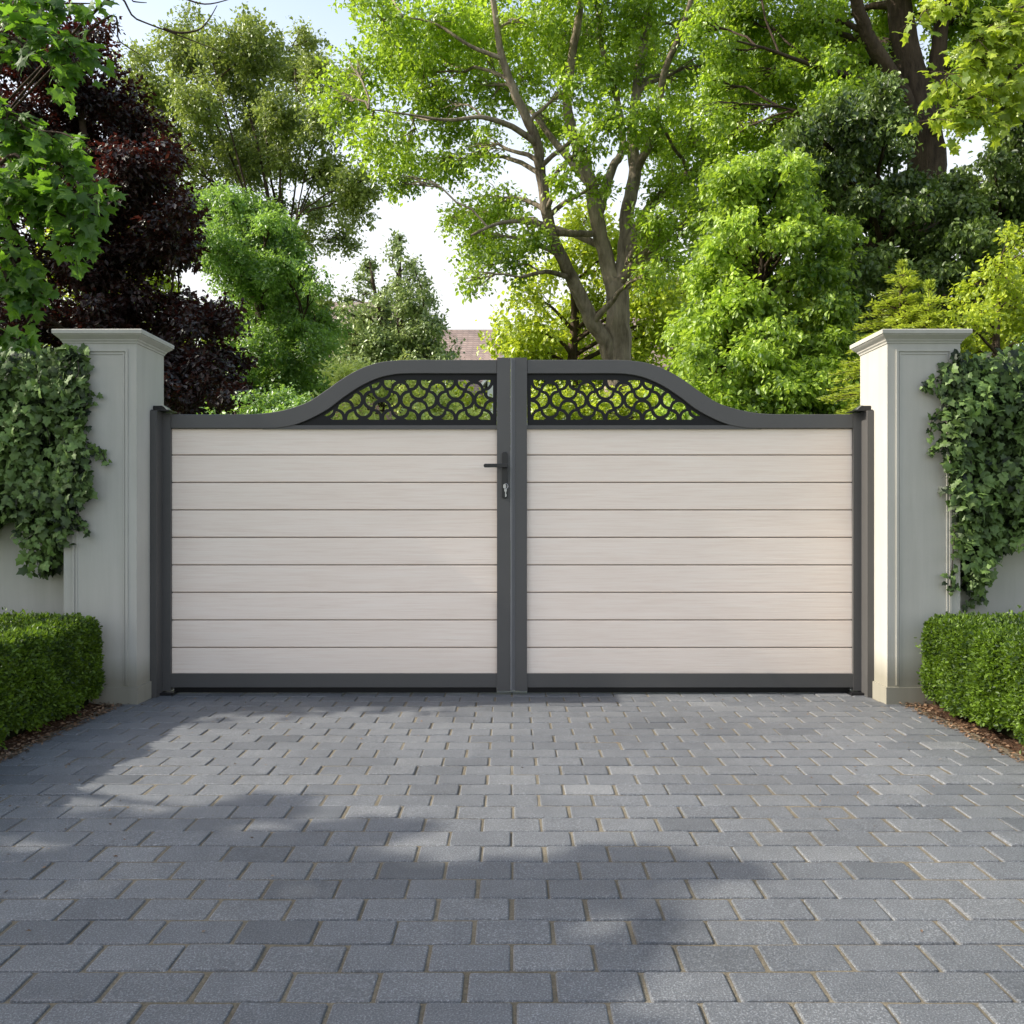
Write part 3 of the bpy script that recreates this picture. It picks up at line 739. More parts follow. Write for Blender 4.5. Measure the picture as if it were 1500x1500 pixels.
ivy(1, [(1385, 540), (1400, 524), (1440, 518), (1480, 512), (1540, 508), (1700, 506), (1920, 505), (1920, 720), (1760, 800), (1640, 740), (1560, 790), (1500, 770), (1492, 800), (1462, 812), (1452, 850), (1440, 868), (1424, 850), (1412, 800), (1404, 760), (1394, 720), (1384, 690), (1380, 650), (1388, 610), (1380, 580), (1368, 565)],
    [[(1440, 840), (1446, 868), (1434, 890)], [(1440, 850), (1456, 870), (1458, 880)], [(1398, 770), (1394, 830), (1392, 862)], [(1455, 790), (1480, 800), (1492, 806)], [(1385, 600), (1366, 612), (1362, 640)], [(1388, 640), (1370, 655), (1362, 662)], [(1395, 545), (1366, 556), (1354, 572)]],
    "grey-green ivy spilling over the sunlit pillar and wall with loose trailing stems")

# ------------------------------------------------------------------ clipped hedges
def hedge(sx):
    x0, x1, y0, y1, z0, z1 = 2.10, 3.5, 1.2, 4.70, .03, .455
    root = empty("box_hedge", (sx * 2.8, 3, 0)); tag(root, "low clipped box hedge with " + ("its drive side in deep shade" if sx < 0 else "its drive side bright and sunlit"), "hedge", "clipped hedges beside the drive")
    def surf(face, n):
        a, b = rng.random(n), rng.random(n); rx, ry_, rz = (x1 - x0) / 2, (y1 - y0) / 2, (z1 - z0) / 2
        if face == 'in': q = np.column_stack([-np.ones(n), a * 2 - 1, b * 2 - 1])
        elif face == 'top': q = np.column_stack([a * 2 - 1, b * 2 - 1, np.ones(n)])
        elif face == 'end': q = np.column_stack([a * 2 - 1, np.ones(n), b * 2 - 1])
        else: q = np.column_stack([a * 2 - 1, -np.ones(n), b * 2 - 1])
        c = np.array([(x0 + x1) / 2, (y0 + y1) / 2, (z0 + z1) / 2]); h = np.array([rx, ry_, rz])
        p = q * h; rad = .065
        core = np.clip(p, -(h - rad), h - rad); dv = p - core; nrm = unit(dv + 1e-6)
        return c + core + nrm * rad, nrm
    ps, ns = [], []
    for f, ar, den in (('in', (y1 - y0) * (z1 - z0), 34000), ('top', (x1 - x0) * (y1 - y0), 15000), ('end', (x1 - x0) * (z1 - z0), 12000), ('near', (x1 - x0) * (z1 - z0), 8000)):
        p, n = surf(f, int(ar * den)); ps.append(p); ns.append(n)
    p, n = np.concatenate(ps), np.concatenate(ns); k = len(p)
    lump = .014 * np.sin(p[:, 1] * 9 + 2 * np.sin(p[:, 2] * 8)) + .008 * np.sin(p[:, 0] * 14 + p[:, 1] * 21) + .006 * np.sin(p[:, 2] * 31 + p[:, 1] * 17)
    p = p + n * (lump + rng.normal(0, .008, k) - .028 * rng.random(k) ** 2)[:, None] 
    t = unit(n * .75 + rng.normal(0, .6, (k, 3)) + np.array([0, 0, .35])); nn = n * .6 + rng.normal(0, .6, (k, 3)) + np.array([0, 0, .5])
    sz = rng.uniform(.013, .025, k)
    # stray shoots that escaped the shears
    m_ = 420; j = rng.integers(0, k, m_); kk = np.repeat(j, 5); q = p[kk] + n[kk] * (rng.random((len(kk), 1)) * .045) + rng.normal(0, .006, (len(kk), 3))
    p = np.concatenate([p, q]); t = np.concatenate([t, unit(n[kk] + rng.normal(0, .5, (len(kk), 3)))]); nn = np.concatenate([nn, rng.normal(0, 1, (len(kk), 3)) + np.array([0, 0, .5])]); sz = np.concatenate([sz, rng.uniform(.012, .02, len(kk))])
    for a in (p, t, nn): a[:, 0] *= sx
    leaf_object("foliage", p, t, nn, sz, OVAL if False else KITE_W, M['l_hedge'], root)
    bm = bmesh.new(); xa, xb = sorted((sx * (x0 + .05), sx * (x1 - .05))); box(bm, xa, xb, y0 + .05, y1 - .05, .02, z1 - .055); obj("shadow_core", bm, M['hedge_core'], root, bevel=.04)  # solid dark box, shade among the hedge twigs put into its colour
KITE_W = (np.array([(0, 0, 0), (.30, .26, .06), (.72, .24, .04), (1, 0, -.06), (.72, -.24, .04), (.30, -.26, .06)]), [(0, 3, 2, 1), (0, 5, 4, 3)])
hedge(-1); hedge(1)

# ------------------------------------------------------------------ houses beyond the trees
def house(label, cx, y, w, dp, eave, ridge, wallm, chim=(), gable=None):
    root = empty("house", (cx, y, 0)); tag(root, label, "house", "houses beyond the garden")
    bm = bmesh.new(); box(bm, cx - w/2, cx + w/2, y - dp/2, y + dp/2, -.05, eave)
    for sx in (-1, 1):
        v = [bm.verts.new((cx + sx * w/2, y - dp/2, eave)), bm.verts.new((cx + sx * w/2, y + dp/2, eave)), bm.verts.new((cx + sx * w/2, y, ridge - .15))]; bm.faces.new(v)
    obj("wall", bm, wallm, root)
    bm = bmesh.new(); o = .35; k = (ridge - eave) / (dp / 2); th = .14
    pts = [(-dp/2 - o, eave - o * k), (0, ridge), (dp/2 + o, eave - o * k), (dp/2 + o, eave - o * k + th), (0, ridge + th), (-dp/2 - o, eave - o * k + th)]
    a = [bm.verts.new((cx - w/2 - .3, y + p, q)) for p, q in pts]; b = [bm.verts.new((cx + w/2 + .3, y + p, q)) for p, q in pts]
    bm.faces.new(a); bm.faces.new(b[::-1])
    for i in range(6): bm.faces.new((a[i], b[i], b[(i+1) % 6], a[(i+1) % 6]))
    bmesh.ops.recalc_face_normals(bm, faces=bm.faces[:])
    rf = obj("roof", bm, M['roof'], root)
    for c in chim:
        bm = bmesh.new(); box(bm, c - .45, c + .45, y - .35, y + .35, ridge - .8, ridge + 1.0); box(bm, c - .52, c + .52, y - .42, y + .42, ridge + 1.001, ridge + 1.12)
        for q in (-.22, .22): bmesh.ops.create_cone(bm, segments=10, radius1=.13, radius2=.10, depth=.5, cap_ends=True, matrix=Matrix.Translation((c + q, y, ridge + 1.36)))
        obj("chimney", bm, M['brick'], rf)
    n = int(w // 2.6)
    for fl in range(int(eave // 2.6)):
        for i in range(n):
            x = cx - w/2 + (i + .5) * w / n; z = .9 + fl * 2.6
            if fl == 0 and i == n // 2:
                bm = bmesh.new(); box(bm, x - .5, x + .5, y - dp/2 - .04, y - dp/2 + .01, 0, 2.1); obj("door", bm, M['frame'], root); continue
            bm = bmesh.new()
            for a_, b_, c_, d_ in ((-.6, .6, -.08, 0), (-.6, .6, 1.2, 1.28), (-.6, -.52, 0, 1.2), (.52, .6, 0, 1.2), (-.03, .03, 0, 1.2)): box(bm, x + a_, x + b_, y - dp/2 - .05, y - dp/2 + .01, z + c_, z + d_)
            f = obj("window", bm, M['white'], root)
            bm = bmesh.new(); box(bm, x - .515, x + .515, y - dp/2 - .02, y - dp/2 + .01, z + .005, z + 1.195); obj("pane", bm, M['glass'], f)
    if gable:
        gx_, gw, gr = gable; ge = gr - gw * .62; yf = y - dp/2 - 1.2
        bm = bmesh.new(); extrude_poly(bm, [(gx_ - gw/2, -.05), (gx_ + gw/2, -.05), (gx_ + gw/2, ge), (gx_, gr), (gx_ - gw/2, ge)], yf, y - .2); obj("front_gable", bm, M['white'], root)
        bm = bmesh.new(); o = .3
        extrude_poly(bm, [(gx_ - gw/2 - o, ge - o * 1.24), (gx_, gr + .02), (gx_ + gw/2 + o, ge - o * 1.24), (gx_ + gw/2 + o, ge - o * 1.24 + .16), (gx_, gr + .2), (gx_ - gw/2 - o, ge - o * 1.24 + .16)], yf - .25, y - .1); obj("gable_roof", bm, M['white'], root)
def hz(py, d): return CZ + (HY - py) * d / F
house("house with plum-tiled roof and white gable seen above the middle of the gate", P(690, 0, 44)[0], 44, 9.0, 7.5, hz(487, 44) - 3.4, hz(487, 44), M['brick'], (), (P(772, 0, 40)[0], 3.4, hz(484, 39)))
house("house with faded tiled roof, nearly hidden behind the olive tree at left", P(470, 0, 40)[0], 40, 6.5, 7, hz(447, 40) - 3.0, hz(447, 40), M['brick'])
house("house with chimney glimpsed between the tall middle tree and the bright bush", P(968, 0, 46)[0], 46, 7.5, 7.5, hz(452, 46) - 3.4, hz(452, 46), M['brick'], (P(998, 0, 46)[0],))

# ------------------------------------------------------------------ trees and shrubs
# the tall tree in the middle
d = 15.0
limbs = [px_limb([(906, 860, 34), (904, 700, 26), (904, 600, 22), (905, 520, 19.5), (905, 450, 17.5), (904, 405, 17)], d),
         px_limb([(899, 420, 14), (886, 372, 11.5), (872, 312, 11), (864, 262, 9), (842, 205, 8), (830, 150, 7), (838, 80, 6), (850, 0, 5), (846, -120, 4), (860, -260, 2)], d, [0, 0, -.1, -.2, -.3, -.5, -.7, -.9, -1.1, -1.2]),
         px_limb([(909, 420, 15), (916, 360, 12), (920, 300, 10.5), (930, 255, 10), (926, 200, 9), (934, 120, 8), (946, 40, 7), (950, -60, 5), (940, -220, 3)], d, [0, .1, .2, .3, .5, .6, .8, .9, 1]),
         px_limb([(917, 372, 9), (936, 330, 8), (964, 290, 7), (1008, 256, 6), (1052, 226, 4), (1085, 190, 2)], d, [.1, 0, -.2, -.4, -.6, -.8]),
         px_limb([(900, 545, 16), (887, 500, 12), (868, 474, 11), (846, 426, 10), (826, 384, 9), (808, 344, 8.5), (799, 300, 8), (791, 245, 7.5), (785, 205, 7), (756, 140, 6), (734, 80, 5), (724, 10, 4), (700, -120, 2.5)], d, [0, -.1, -.2, -.4, -.6, -.7, -.8, -.9, -1, -1.2, -1.3, -1.5, -1.8]),
         px_limb([(788, 212, 5), (750, 186, 4), (706, 172, 3), (655, 176, 2.2), (600, 168, 1.4), (540, 160, .8)], d, [-1, -1.2, -1.4, -1.5, -1.6, -1.7]),
         px_limb([(734, 85, 3.5), (690, 68, 2.5), (640, 36, 1.6), (590, 24, .8)], d, [-1.3, -1.3, -1.2, -1.2]),
         px_limb([(808, 344, 4.5), (780, 327, 3.5), (735, 326, 2.5), (690, 345, 1.5)], d, [-.7, -1, -1.3, -1.6]),
         px_limb([(812, 342, 5), (838, 342, 5), (866, 343, 5)], d, [-.7, -.4, -.1]),
         px_limb([(830, 405, 4), (800, 398, 3), (764, 406, 2)], d, [-.6, -.8, -1.1]),
         px_limb([(864, 270, 7), (835, 235, 6), (806, 200, 5), (775, 160, 4), (745, 150, 2.5)], d, [-.2, .2, .5, .8, 1]),
         px_limb([(873, 330, 8), (884, 285, 7.5), (898, 245, 6.5), (912, 215, 5.5), (905, 150, 5), (880, 60, 4), (870, -60, 3)], d, [-.1, .1, .3, .5, .7, .9, 1]),
         px_limb([(932, 250, 7), (960, 190, 6), (972, 110, 5), (1000, 40, 4), (1030, -60, 3)], d, [.3, 0, -.3, -.6, -.9])]
cl = px_clumps([(500, 150, 48), (545, 190, 46), (520, 105, 40), (575, 75, 60), (560, 30, 45), (640, 40, 60), (620, 115, 58), (590, 215, 48), (580, 262, 34), (655, 170, 55), (640, 240, 38),
                (700, 55, 58), (760, 30, 60), (715, 130, 48), (700, 215, 42), (820, 50, 55), (880, 20, 55), (940, 40, 55), (1000, 40, 52), (1035, 95, 46), (990, 120, 52), (905, 110, 48), (770, 110, 42), (840, 130, 40), (1010, 190, 50),
                (960, 200, 42), (720, 290, 44), (690, 345, 48), (735, 385, 46), (775, 345, 36), (690, 410, 26), (660, 320, 22), (985, 270, 44), (1035, 275, 40), (955, 320, 36), (1055, 180, 44),
                (540, -40, 60), (620, -60, 70), (720, -70, 75), (820, -70, 75), (920, -80, 75), (1010, -60, 65), (660, -170, 80), (780, -200, 90), (900, -210, 90), (820, -320, 90), (1050, 20, 40), (900, 175, 40, -1.6), (860, 215, 30, -1.5), (945, 160, 40, -1.5), (830, 260, 26, -1.4), (880, 270, 24, -1.2), (1000, 300, 36, -1), (965, 345, 36), (1015, 320, 36), (1040, 330, 34), (1060, 260, 36), (985, 385, 30), (950, 400, 26), (1045, 215, 40)], d, 1.6, 1.3)
cl += px_clumps([(600, 90, 60, 3.5), (720, 60, 70, 3.2), (850, 70, 70, 3.0), (960, 90, 65, 3), (800, 190, 45, 2.6), (980, 220, 50, 2.4), (700, 330, 40, 2.4)], d)
make_tree("broadleaf_tree", "tall spreading tree with pale forked trunk rising behind the right gate leaf", "tree", P(906, 757 + CZ * F / d, d), limbs, cl, M['l_lime'], M['bark_grey'], .082, lai=1.65, m=12, sub=8, subr=.52, droop=.35, twig_r=.02)

# lime-yellow tree behind it
d = 20.0
make_tree("small_tree", "lime-yellow leafy tree glowing behind the pale forked trunk", "tree", P(850, 757 + CZ * F / d, d), [px_limb([(850, 830, 12), (846, 640, 10), (838, 540, 8), (842, 450, 6), (830, 370, 3)], d)],
          px_clumps([(780, 480, 50), (775, 430, 40), (830, 470, 55), (800, 520, 55), (830, 390, 46), (870, 430, 50), (770, 545, 45), (850, 530, 60), (960, 440, 48), (985, 455, 34), (950, 500, 44), (880, 350, 40), (800, 590, 60), (900, 580, 60), (960, 420, 44), (920, 390, 44), (860, 320, 36), (1000, 430, 36), (950, 480, 50), (990, 490, 44), (940, 360, 40), (740, 500, 30), (755, 520, 34)], d, 1.2),
          M['l_yellow'], M['bark_dark'], .13, lai=2.2, m=12, sub=7)

# olive tree far left
d = 27.0
limbs = [px_limb([(408, 830, 20), (410, 640, 16), (410, 540, 13), (412, 420, 11), (414, 350, 9)], d)]
for k in range(18):
    x1_ = 225 + 270 * k / 17 + rng.normal(0, 8); y1_ = 60 + 240 * abs((x1_ - 340) / 190) ** 1.8 + rng.uniform(0, 40); y0_ = rng.uniform(360, 470); r_ = rng.uniform(1.4, 2.8)
    xm = 412 + (x1_ - 412) * .45; ym = y0_ + (y1_ - y0_) * .52
    limbs.append(px_limb([(412, y0_, r_), (412 + (xm - 412) * .45, y0_ + (ym - y0_) * .45, r_ * .85), (xm + rng.normal(0, 5), ym, r_ * .6), (x1_, y1_, .7)], d, [0, rng.uniform(-.8, .8), rng.uniform(-1.5, 1.5), rng.uniform(-2, 2)]))
make_tree("broadleaf_tree", "very tall hazy olive-green tree standing behind the dark red tree", "tree", P(408, 757 + CZ * F / d, d), limbs,
          px_clumps([(215, 110, 48), (265, 70, 50), (320, 75, 52), (375, 75, 50), (430, 100, 44), (475, 110, 38), (510, 130, 30), (235, 170, 52), (300, 150, 52), (360, 160, 52), (420, 170, 46), (475, 190, 46), (240, 240, 50), (300, 230, 50), (355, 235, 42), (420, 245, 36),
                     (480, 255, 42), (515, 300, 38), (280, 300, 44), (330, 310, 30), (460, 310, 30), (400, 310, 26), (450, 350, 26), (505, 350, 26), (530, 265, 28), (420, 420, 22), (430, 470, 26), (440, 430, 30), (470, 450, 26), (450, 510, 34), (190, 160, 44), (390, 210, 40), (450, 60, 22), (372, 40, 26)], d, 2.5, 1.3),
          M['l_olive'], M['bark_dark'], .12, lai=3.1, m=12, sub=8, twig_r=.03, droop=.15)

# dark red tree
d = 10.0
limbs = [px_limb([(150, 900, 20), (155, 640, 17), (150, 480, 13), (140, 330, 9), (120, 180, 5), (110, 60, 2)], d)]
for pts in ([(150, 460, 4), (210, 405, 2.5), (260, 375, 1)], [(152, 520, 4), (240, 500, 2.5), (310, 490, 1)], [(142, 330, 3), (180, 270, 2), (205, 225, 1)], [(140, 360, 3.5), (70, 290, 2.2), (20, 240, 1)], [(150, 500, 3.5), (60, 440, 2.2), (0, 420, 1)]):
    limbs.append(px_limb(pts, d, list(rng.uniform(-.8, .8, len(pts)))))
make_tree("copper_tree", "dark red copper-leaved tree rising behind the shaded pillar", "tree", P(150, 757 + CZ * F / d, d), limbs,
          layers([(95, 55, 34), (135, 60, 32), (60, 110, 50), (130, 120, 46), (180, 160, 40), (205, 195, 30), (235, 215, 26), (215, 250, 34, -.9), (180, 250, 36, -.9), (40, 190, 55), (110, 200, 52), (170, 225, 46), (215, 240, 28), (50, 280, 60), (125, 290, 55), (190, 290, 46), (240, 300, 36), (262, 335, 34), (60, 370, 60), (140, 380, 58),
                     (205, 370, 50), (265, 365, 30), (60, 460, 60), (140, 470, 60), (210, 455, 52), (270, 455, 42), (310, 470, 34), (330, 455, 22), (240, 540, 55), (300, 530, 44), (345, 530, 26), (340, 570, 34), (280, 600, 50), (190, 560, 60), (100, 560, 60), (10, 540, 60), (-40, 400, 70), (-50, 260, 70), (-40, 130, 60), (20, 60, 45), (30, 20, 40)], d, .9, 1.4),
          M['l_copper'], M['bark_dark'], .062, lai=3.2, m=12, sub=8, twig_r=.012, droop=.2, flat=.45, align=.85)

d = 15.0
make_tree("small_tree", "sunlit yellow-green tree showing through gaps in the dark red tree", "tree", P(150, 757 + CZ * F / d, d), [px_limb([(150, 830, 12), (150, 600, 9), (165, 450, 5), (170, 330, 2)], d)],
          px_clumps([(90, 330, 50), (160, 330, 50), (220, 350, 46), (60, 410, 60), (140, 410, 60), (210, 400, 46), (240, 430, 34), (100, 490, 60), (190, 480, 60), (250, 500, 45), (150, 560, 60), (40, 520, 60), (130, 250, 50), (60, 240, 60)], d, 1.2), M['l_yellow'], M['bark_dark'], .09, lai=2.0, m=12, sub=6)

# mid green small tree
d = 13.5
make_tree("small_tree", "fresh mid-green bushy tree between the dark red tree and the grey-green conifer", "tree", P(395, 757 + CZ * F / d, d), [px_limb([(395, 850, 14), (392, 650, 11), (385, 520, 8), (375, 400, 5), (365, 300, 2)], d), px_limb([(390, 600, 8), (420, 540, 5), (450, 480, 2.5)], d)],
          layers([(320, 310, 36), (360, 305, 34), (395, 330, 34), (300, 350, 40), (350, 360, 48), (400, 375, 40), (330, 410, 45), (390, 430, 48), (430, 440, 34), (360, 470, 50), (420, 490, 48), (455, 505, 38), (390, 540, 52), (445, 550, 46), (480, 560, 30), (420, 600, 60), (340, 560, 50), (330, 290, 24), (285, 330, 30), (445, 400, 28), (470, 470, 30), (295, 300, 26), (425, 370, 24)], d, 1.0, 1.2),
          M['l_mid'], M['bark_dark'], .055, lai=2.3, m=14, sub=8, twig_r=.014)
d = 8.0
make_tree("shrub", "low dark green feathery shrub just behind the left gate leaf's curve", "shrub", P(400, 757 + CZ * F / d, d), [px_limb([(400, 900, 8), (400, 700, 6), (400, 620, 3)], d)],
          px_clumps([(375, 600, 34), (410, 592, 36), (440, 606, 28), (350, 620, 40), (400, 650, 55), (460, 650, 40), (340, 680, 50), (430, 690, 50)], d, .3), M['l_mid'], M['bark_dark'], .04, lai=3.2, m=12, sub=7, twig_r=.006)
d = 11.0
make_tree("shrub", "pale creamy-yellow flowering shrub behind the arch of the left gate leaf", "shrub", P(560, 757 + CZ * F / d, d), [px_limb([(560, 890, 9), (558, 720, 7), (560, 600, 4)], d)],
          px_clumps([(500, 560, 28), (530, 548, 24), (585, 540, 20), (610, 545, 22), (560, 570, 34), (510, 590, 34), (600, 580, 36), (640, 600, 34), (540, 620, 45), (610, 630, 45), (480, 620, 38), (690, 620, 36)], d, .5), M['l_pale'], M['bark_dark'], .055, lai=2.2, m=9, sub=7, twig_r=.008, droop=0)
# shrubs that show through the fretwork
d = 12.5
make_tree("shrub", "yellow-green shrub showing through the fretwork left of the meeting stiles", "shrub", P(680, 757 + CZ * F / d, d), [px_limb([(680, 870, 8), (680, 720, 6), (678, 620, 3)], d)],
          px_clumps([(660, 585, 34), (700, 592, 30), (640, 630, 40), (690, 640, 44), (730, 620, 34)], d, .5), M['l_yellow'], M['bark_dark'], .06, lai=2.2, m=10, sub=7, twig_r=.008)
make_tree("shrub", "broad lime shrub showing through the fretwork of the right gate leaf", "shrub", P(850, 757 + CZ * F / d, d), [px_limb([(850, 870, 8), (850, 720, 6), (850, 620, 3)], d)],
          px_clumps([(790, 590, 36), (830, 585, 34), (860, 600, 40), (950, 580, 34), (910, 600, 40), (980, 600, 40), (800, 640, 45), (880, 650, 50), (960, 650, 50)], d, .5), M['l_yellow'], M['bark_dark'], .06, lai=2.2, m=10, sub=7, twig_r=.008)

# grey-green conifers in the gap of sky
def cone_clumps(px, top, base, wpx, d, n=16):
    out = []
    for i in range(n):
        f = (i + .5) / n; py = top + (base - top) * f; r = wpx * (.12 + .88 * f ** .8)
        for k in range(1 + int(f * 3.4)):
            o = rng.uniform(-.75, .75) * r; out.append((px + o, py + rng.uniform(-6, 6), max(7, r * .42)))
    return out
d = 24.0
make_tree("conifer", "grey-green pointed evergreen in front of the white sky gap", "tree", P(590, 757 + CZ * F / d, d), [px_limb([(590, 820, 10), (588, 560, 7), (586, 440, 4), (585, 350, 1.5)], d), px_limb([(588, 560, 6), (560, 480, 4), (542, 385, 1.5)], d), px_limb([(588, 570, 5), (612, 500, 3), (622, 425, 1.5)], d)],
          px_clumps(cone_clumps(586, 348, 560, 74, d, 20) + cone_clumps(540, 380, 560, 64, d, 17) + cone_clumps(624, 415, 560, 50, d, 13) + cone_clumps(510, 430, 560, 40, d, 9), d, 1.3), M['l_conifer'], M['bark_dark'], .11, lai=2.0, m=10, sub=5, twig_r=.02, droop=.1)
d = 42.0
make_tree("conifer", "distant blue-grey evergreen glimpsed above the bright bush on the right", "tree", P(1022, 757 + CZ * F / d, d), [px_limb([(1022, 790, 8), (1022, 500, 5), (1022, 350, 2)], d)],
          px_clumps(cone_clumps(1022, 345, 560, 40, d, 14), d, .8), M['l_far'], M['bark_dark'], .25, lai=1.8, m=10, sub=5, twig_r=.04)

# big tree on the right
d = 13.0
limbs = [px_limb([(1362, 880, 38), (1362, 640, 34), (1360, 420, 31), (1358, 240, 28), (1348, 180, 26), (1334, 110, 24), (1322, 40, 19), (1310, -60, 15), (1290, -220, 8), (1280, -360, 3)], d),
         px_limb([(1350, 200, 16), (1310, 120, 13), (1275, 60, 10), (1250, -20, 8), (1230, -150, 4)], d, [0, -.3, -.6, -.9, -1.2]),
         px_limb([(1356, 190, 16), (1372, 100, 12), (1380, 20, 10), (1400, -80, 7), (1420, -200, 3)], d),
         px_limb([(1330, 150, 8), (1260, 118, 5), (1190, 96, 3), (1130, 74, 2), (1080, 60, 1)], d, [0, -.5, -1, -1.4, -1.8]),
         px_limb([(1340, 160, 7), (1270, 158, 4), (1200, 170, 2.5), (1140, 155, 1)], d, [0, -.6, -1, -1.3])]
make_tree("broadleaf_tree", "massive dark-trunked tree with sunlit foliage at the top right", "tree", P(1362, 757 + CZ * F / d, d), limbs,
          px_clumps([(1030, 40, 30), (1060, 80, 38), (1045, 120, 26), (1085, 30, 42), (1130, 60, 48), (1100, 120, 44), (1080, 170, 32), (1140, 120, 44), (1180, 30, 50), (1190, 100, 48), (1160, 170, 40), (1110, 200, 34), (1240, 30, 50), (1250, 100, 46), (1220, 160, 40), (1300, 10, 50), (1290, 100, 34),
                     (1090, -40, 60), (1180, -60, 70), (1290, -80, 80), (1400, -60, 80), (1460, 20, 60), (1410, 40, 45), (1460, 100, 55), (1420, 120, 40), (1500, 60, 60), (1150, -170, 90), (1290, -200, 100), (1420, -190, 100), (1540, -60, 90), (1290, -320, 100), (1560, 80, 80), (1035, 170, 34), (1060, 210, 30), (1130, 220, 34), (1180, 210, 34), (1260, 150, 40), (1220, 110, 50, 1.6), (1300, 140, 40, 1.8), (1280, 60, 50, 2), (1400, 160, 40, 2), (1440, 60, 60, 2), (1150, 90, 60, 2.2), (1090, 110, 50, 2.2)], d, 1.3, 1.4),
          M['l_lime'], M['bark_dark'], .070, lai=3.0, m=12, sub=8, twig_r=.018, droop=.4)
# dark glossy evergreen
d = 10.5
make_tree("evergreen_tree", "dark glossy evergreen with drooping layered boughs around the massive trunk", "tree", P(1330, 757 + CZ * F / d, d), [px_limb([(1340, 900, 20), (1330, 650, 17), (1310, 480, 13), (1290, 340, 9), (1270, 220, 4)], d), px_limb([(1325, 600, 11), (1400, 460, 8), (1450, 340, 5), (1480, 250, 2)], d)],
          layers([(1180, 195, 32), (1220, 185, 34), (1265, 195, 34), (1300, 225, 30), (1150, 225, 26), (1205, 235, 38), (1255, 255, 40), (1300, 280, 38), (1190, 285, 32), (1240, 310, 38), (1290, 335, 38), (1340, 295, 36), (1385, 275, 32), (1345, 345, 40), (1400, 320, 40), (1440, 285, 36), (1480, 255, 40), (1450, 340, 38), (1490, 320, 40),
                     (1270, 390, 40), (1330, 405, 40), (1390, 385, 38), (1450, 400, 38), (1240, 370, 26), (1300, 460, 48), (1370, 460, 48), (1440, 460, 50), (1250, 470, 34), (1260, 540, 45), (1340, 540, 55), (1440, 550, 60), (1530, 300, 60), (1540, 420, 70), (1405, 262, 18), (1470, 215, 30), (1500, 190, 36), (1240, 165, 34), (1285, 160, 30, .9), (1310, 180, 26, .9), (1300, 130, 24, 1.2), (1330, 265, 26, -.6), (1390, 300, 28, -.5), (1210, 330, 34), (1180, 260, 34), (1230, 430, 40), (1215, 500, 40)], d, .8, 1.3),
          M['l_dark'], M['bark_dark'], .062, tmpl=OVAL, lai=3.2, m=12, sub=8, twig_r=.012, droop=.75, flat=.3, up=.8)
# bright bush
d = 9.2
make_tree("small_tree", "bright sunlit green bush billowing above the curve of the right gate leaf", "tree", P(1110, 757 + CZ * F / d, d), [px_limb([(1110, 900, 16), (1110, 700, 13), (1112, 540, 9), (1115, 420, 6), (1120, 300, 2.5)], d)],
          layers([(1085, 285, 30), (1125, 270, 32), (1160, 290, 30), (1060, 320, 26), (1100, 330, 40), (1150, 345, 38), (1190, 330, 30), (1050, 370, 32), (1095, 385, 40), (1150, 400, 40), (1200, 385, 34), (1060, 425, 36), (1030, 455, 28), (1085, 450, 42), (1140, 465, 44), (1200, 450, 40), (1030, 500, 34), (1005, 525, 22), (1075, 515, 44),
                     (1130, 530, 46), (1190, 520, 44), (1225, 555, 34), (1040, 560, 44), (1100, 580, 46), (1160, 585, 48), (1220, 610, 44), (990, 565, 24), (1000, 610, 40), (1060, 640, 50), (1150, 650, 55), (1240, 660, 45), (1210, 500, 40), (1235, 520, 34), (1240, 580, 40), (1205, 430, 40), (1060, 260, 30), (1095, 245, 30), (1140, 245, 30), (1175, 260, 30), (1215, 350, 34), (1010, 480, 26), (1030, 410, 26), (1110, 545, 46, -.9), (1075, 600, 50, -.9), (1150, 590, 50, -.9), (1120, 495, 38, -.8), (1200, 560, 44, -.8), (1100, 440, 36, -.7)], d, .7, 1.3),
          M['l_bright'], M['bark_dark'], .056, tmpl=OVAL, lai=3.2, m=14, sub=8, twig_r=.008, droop=.55, flat=.4, align=.8)
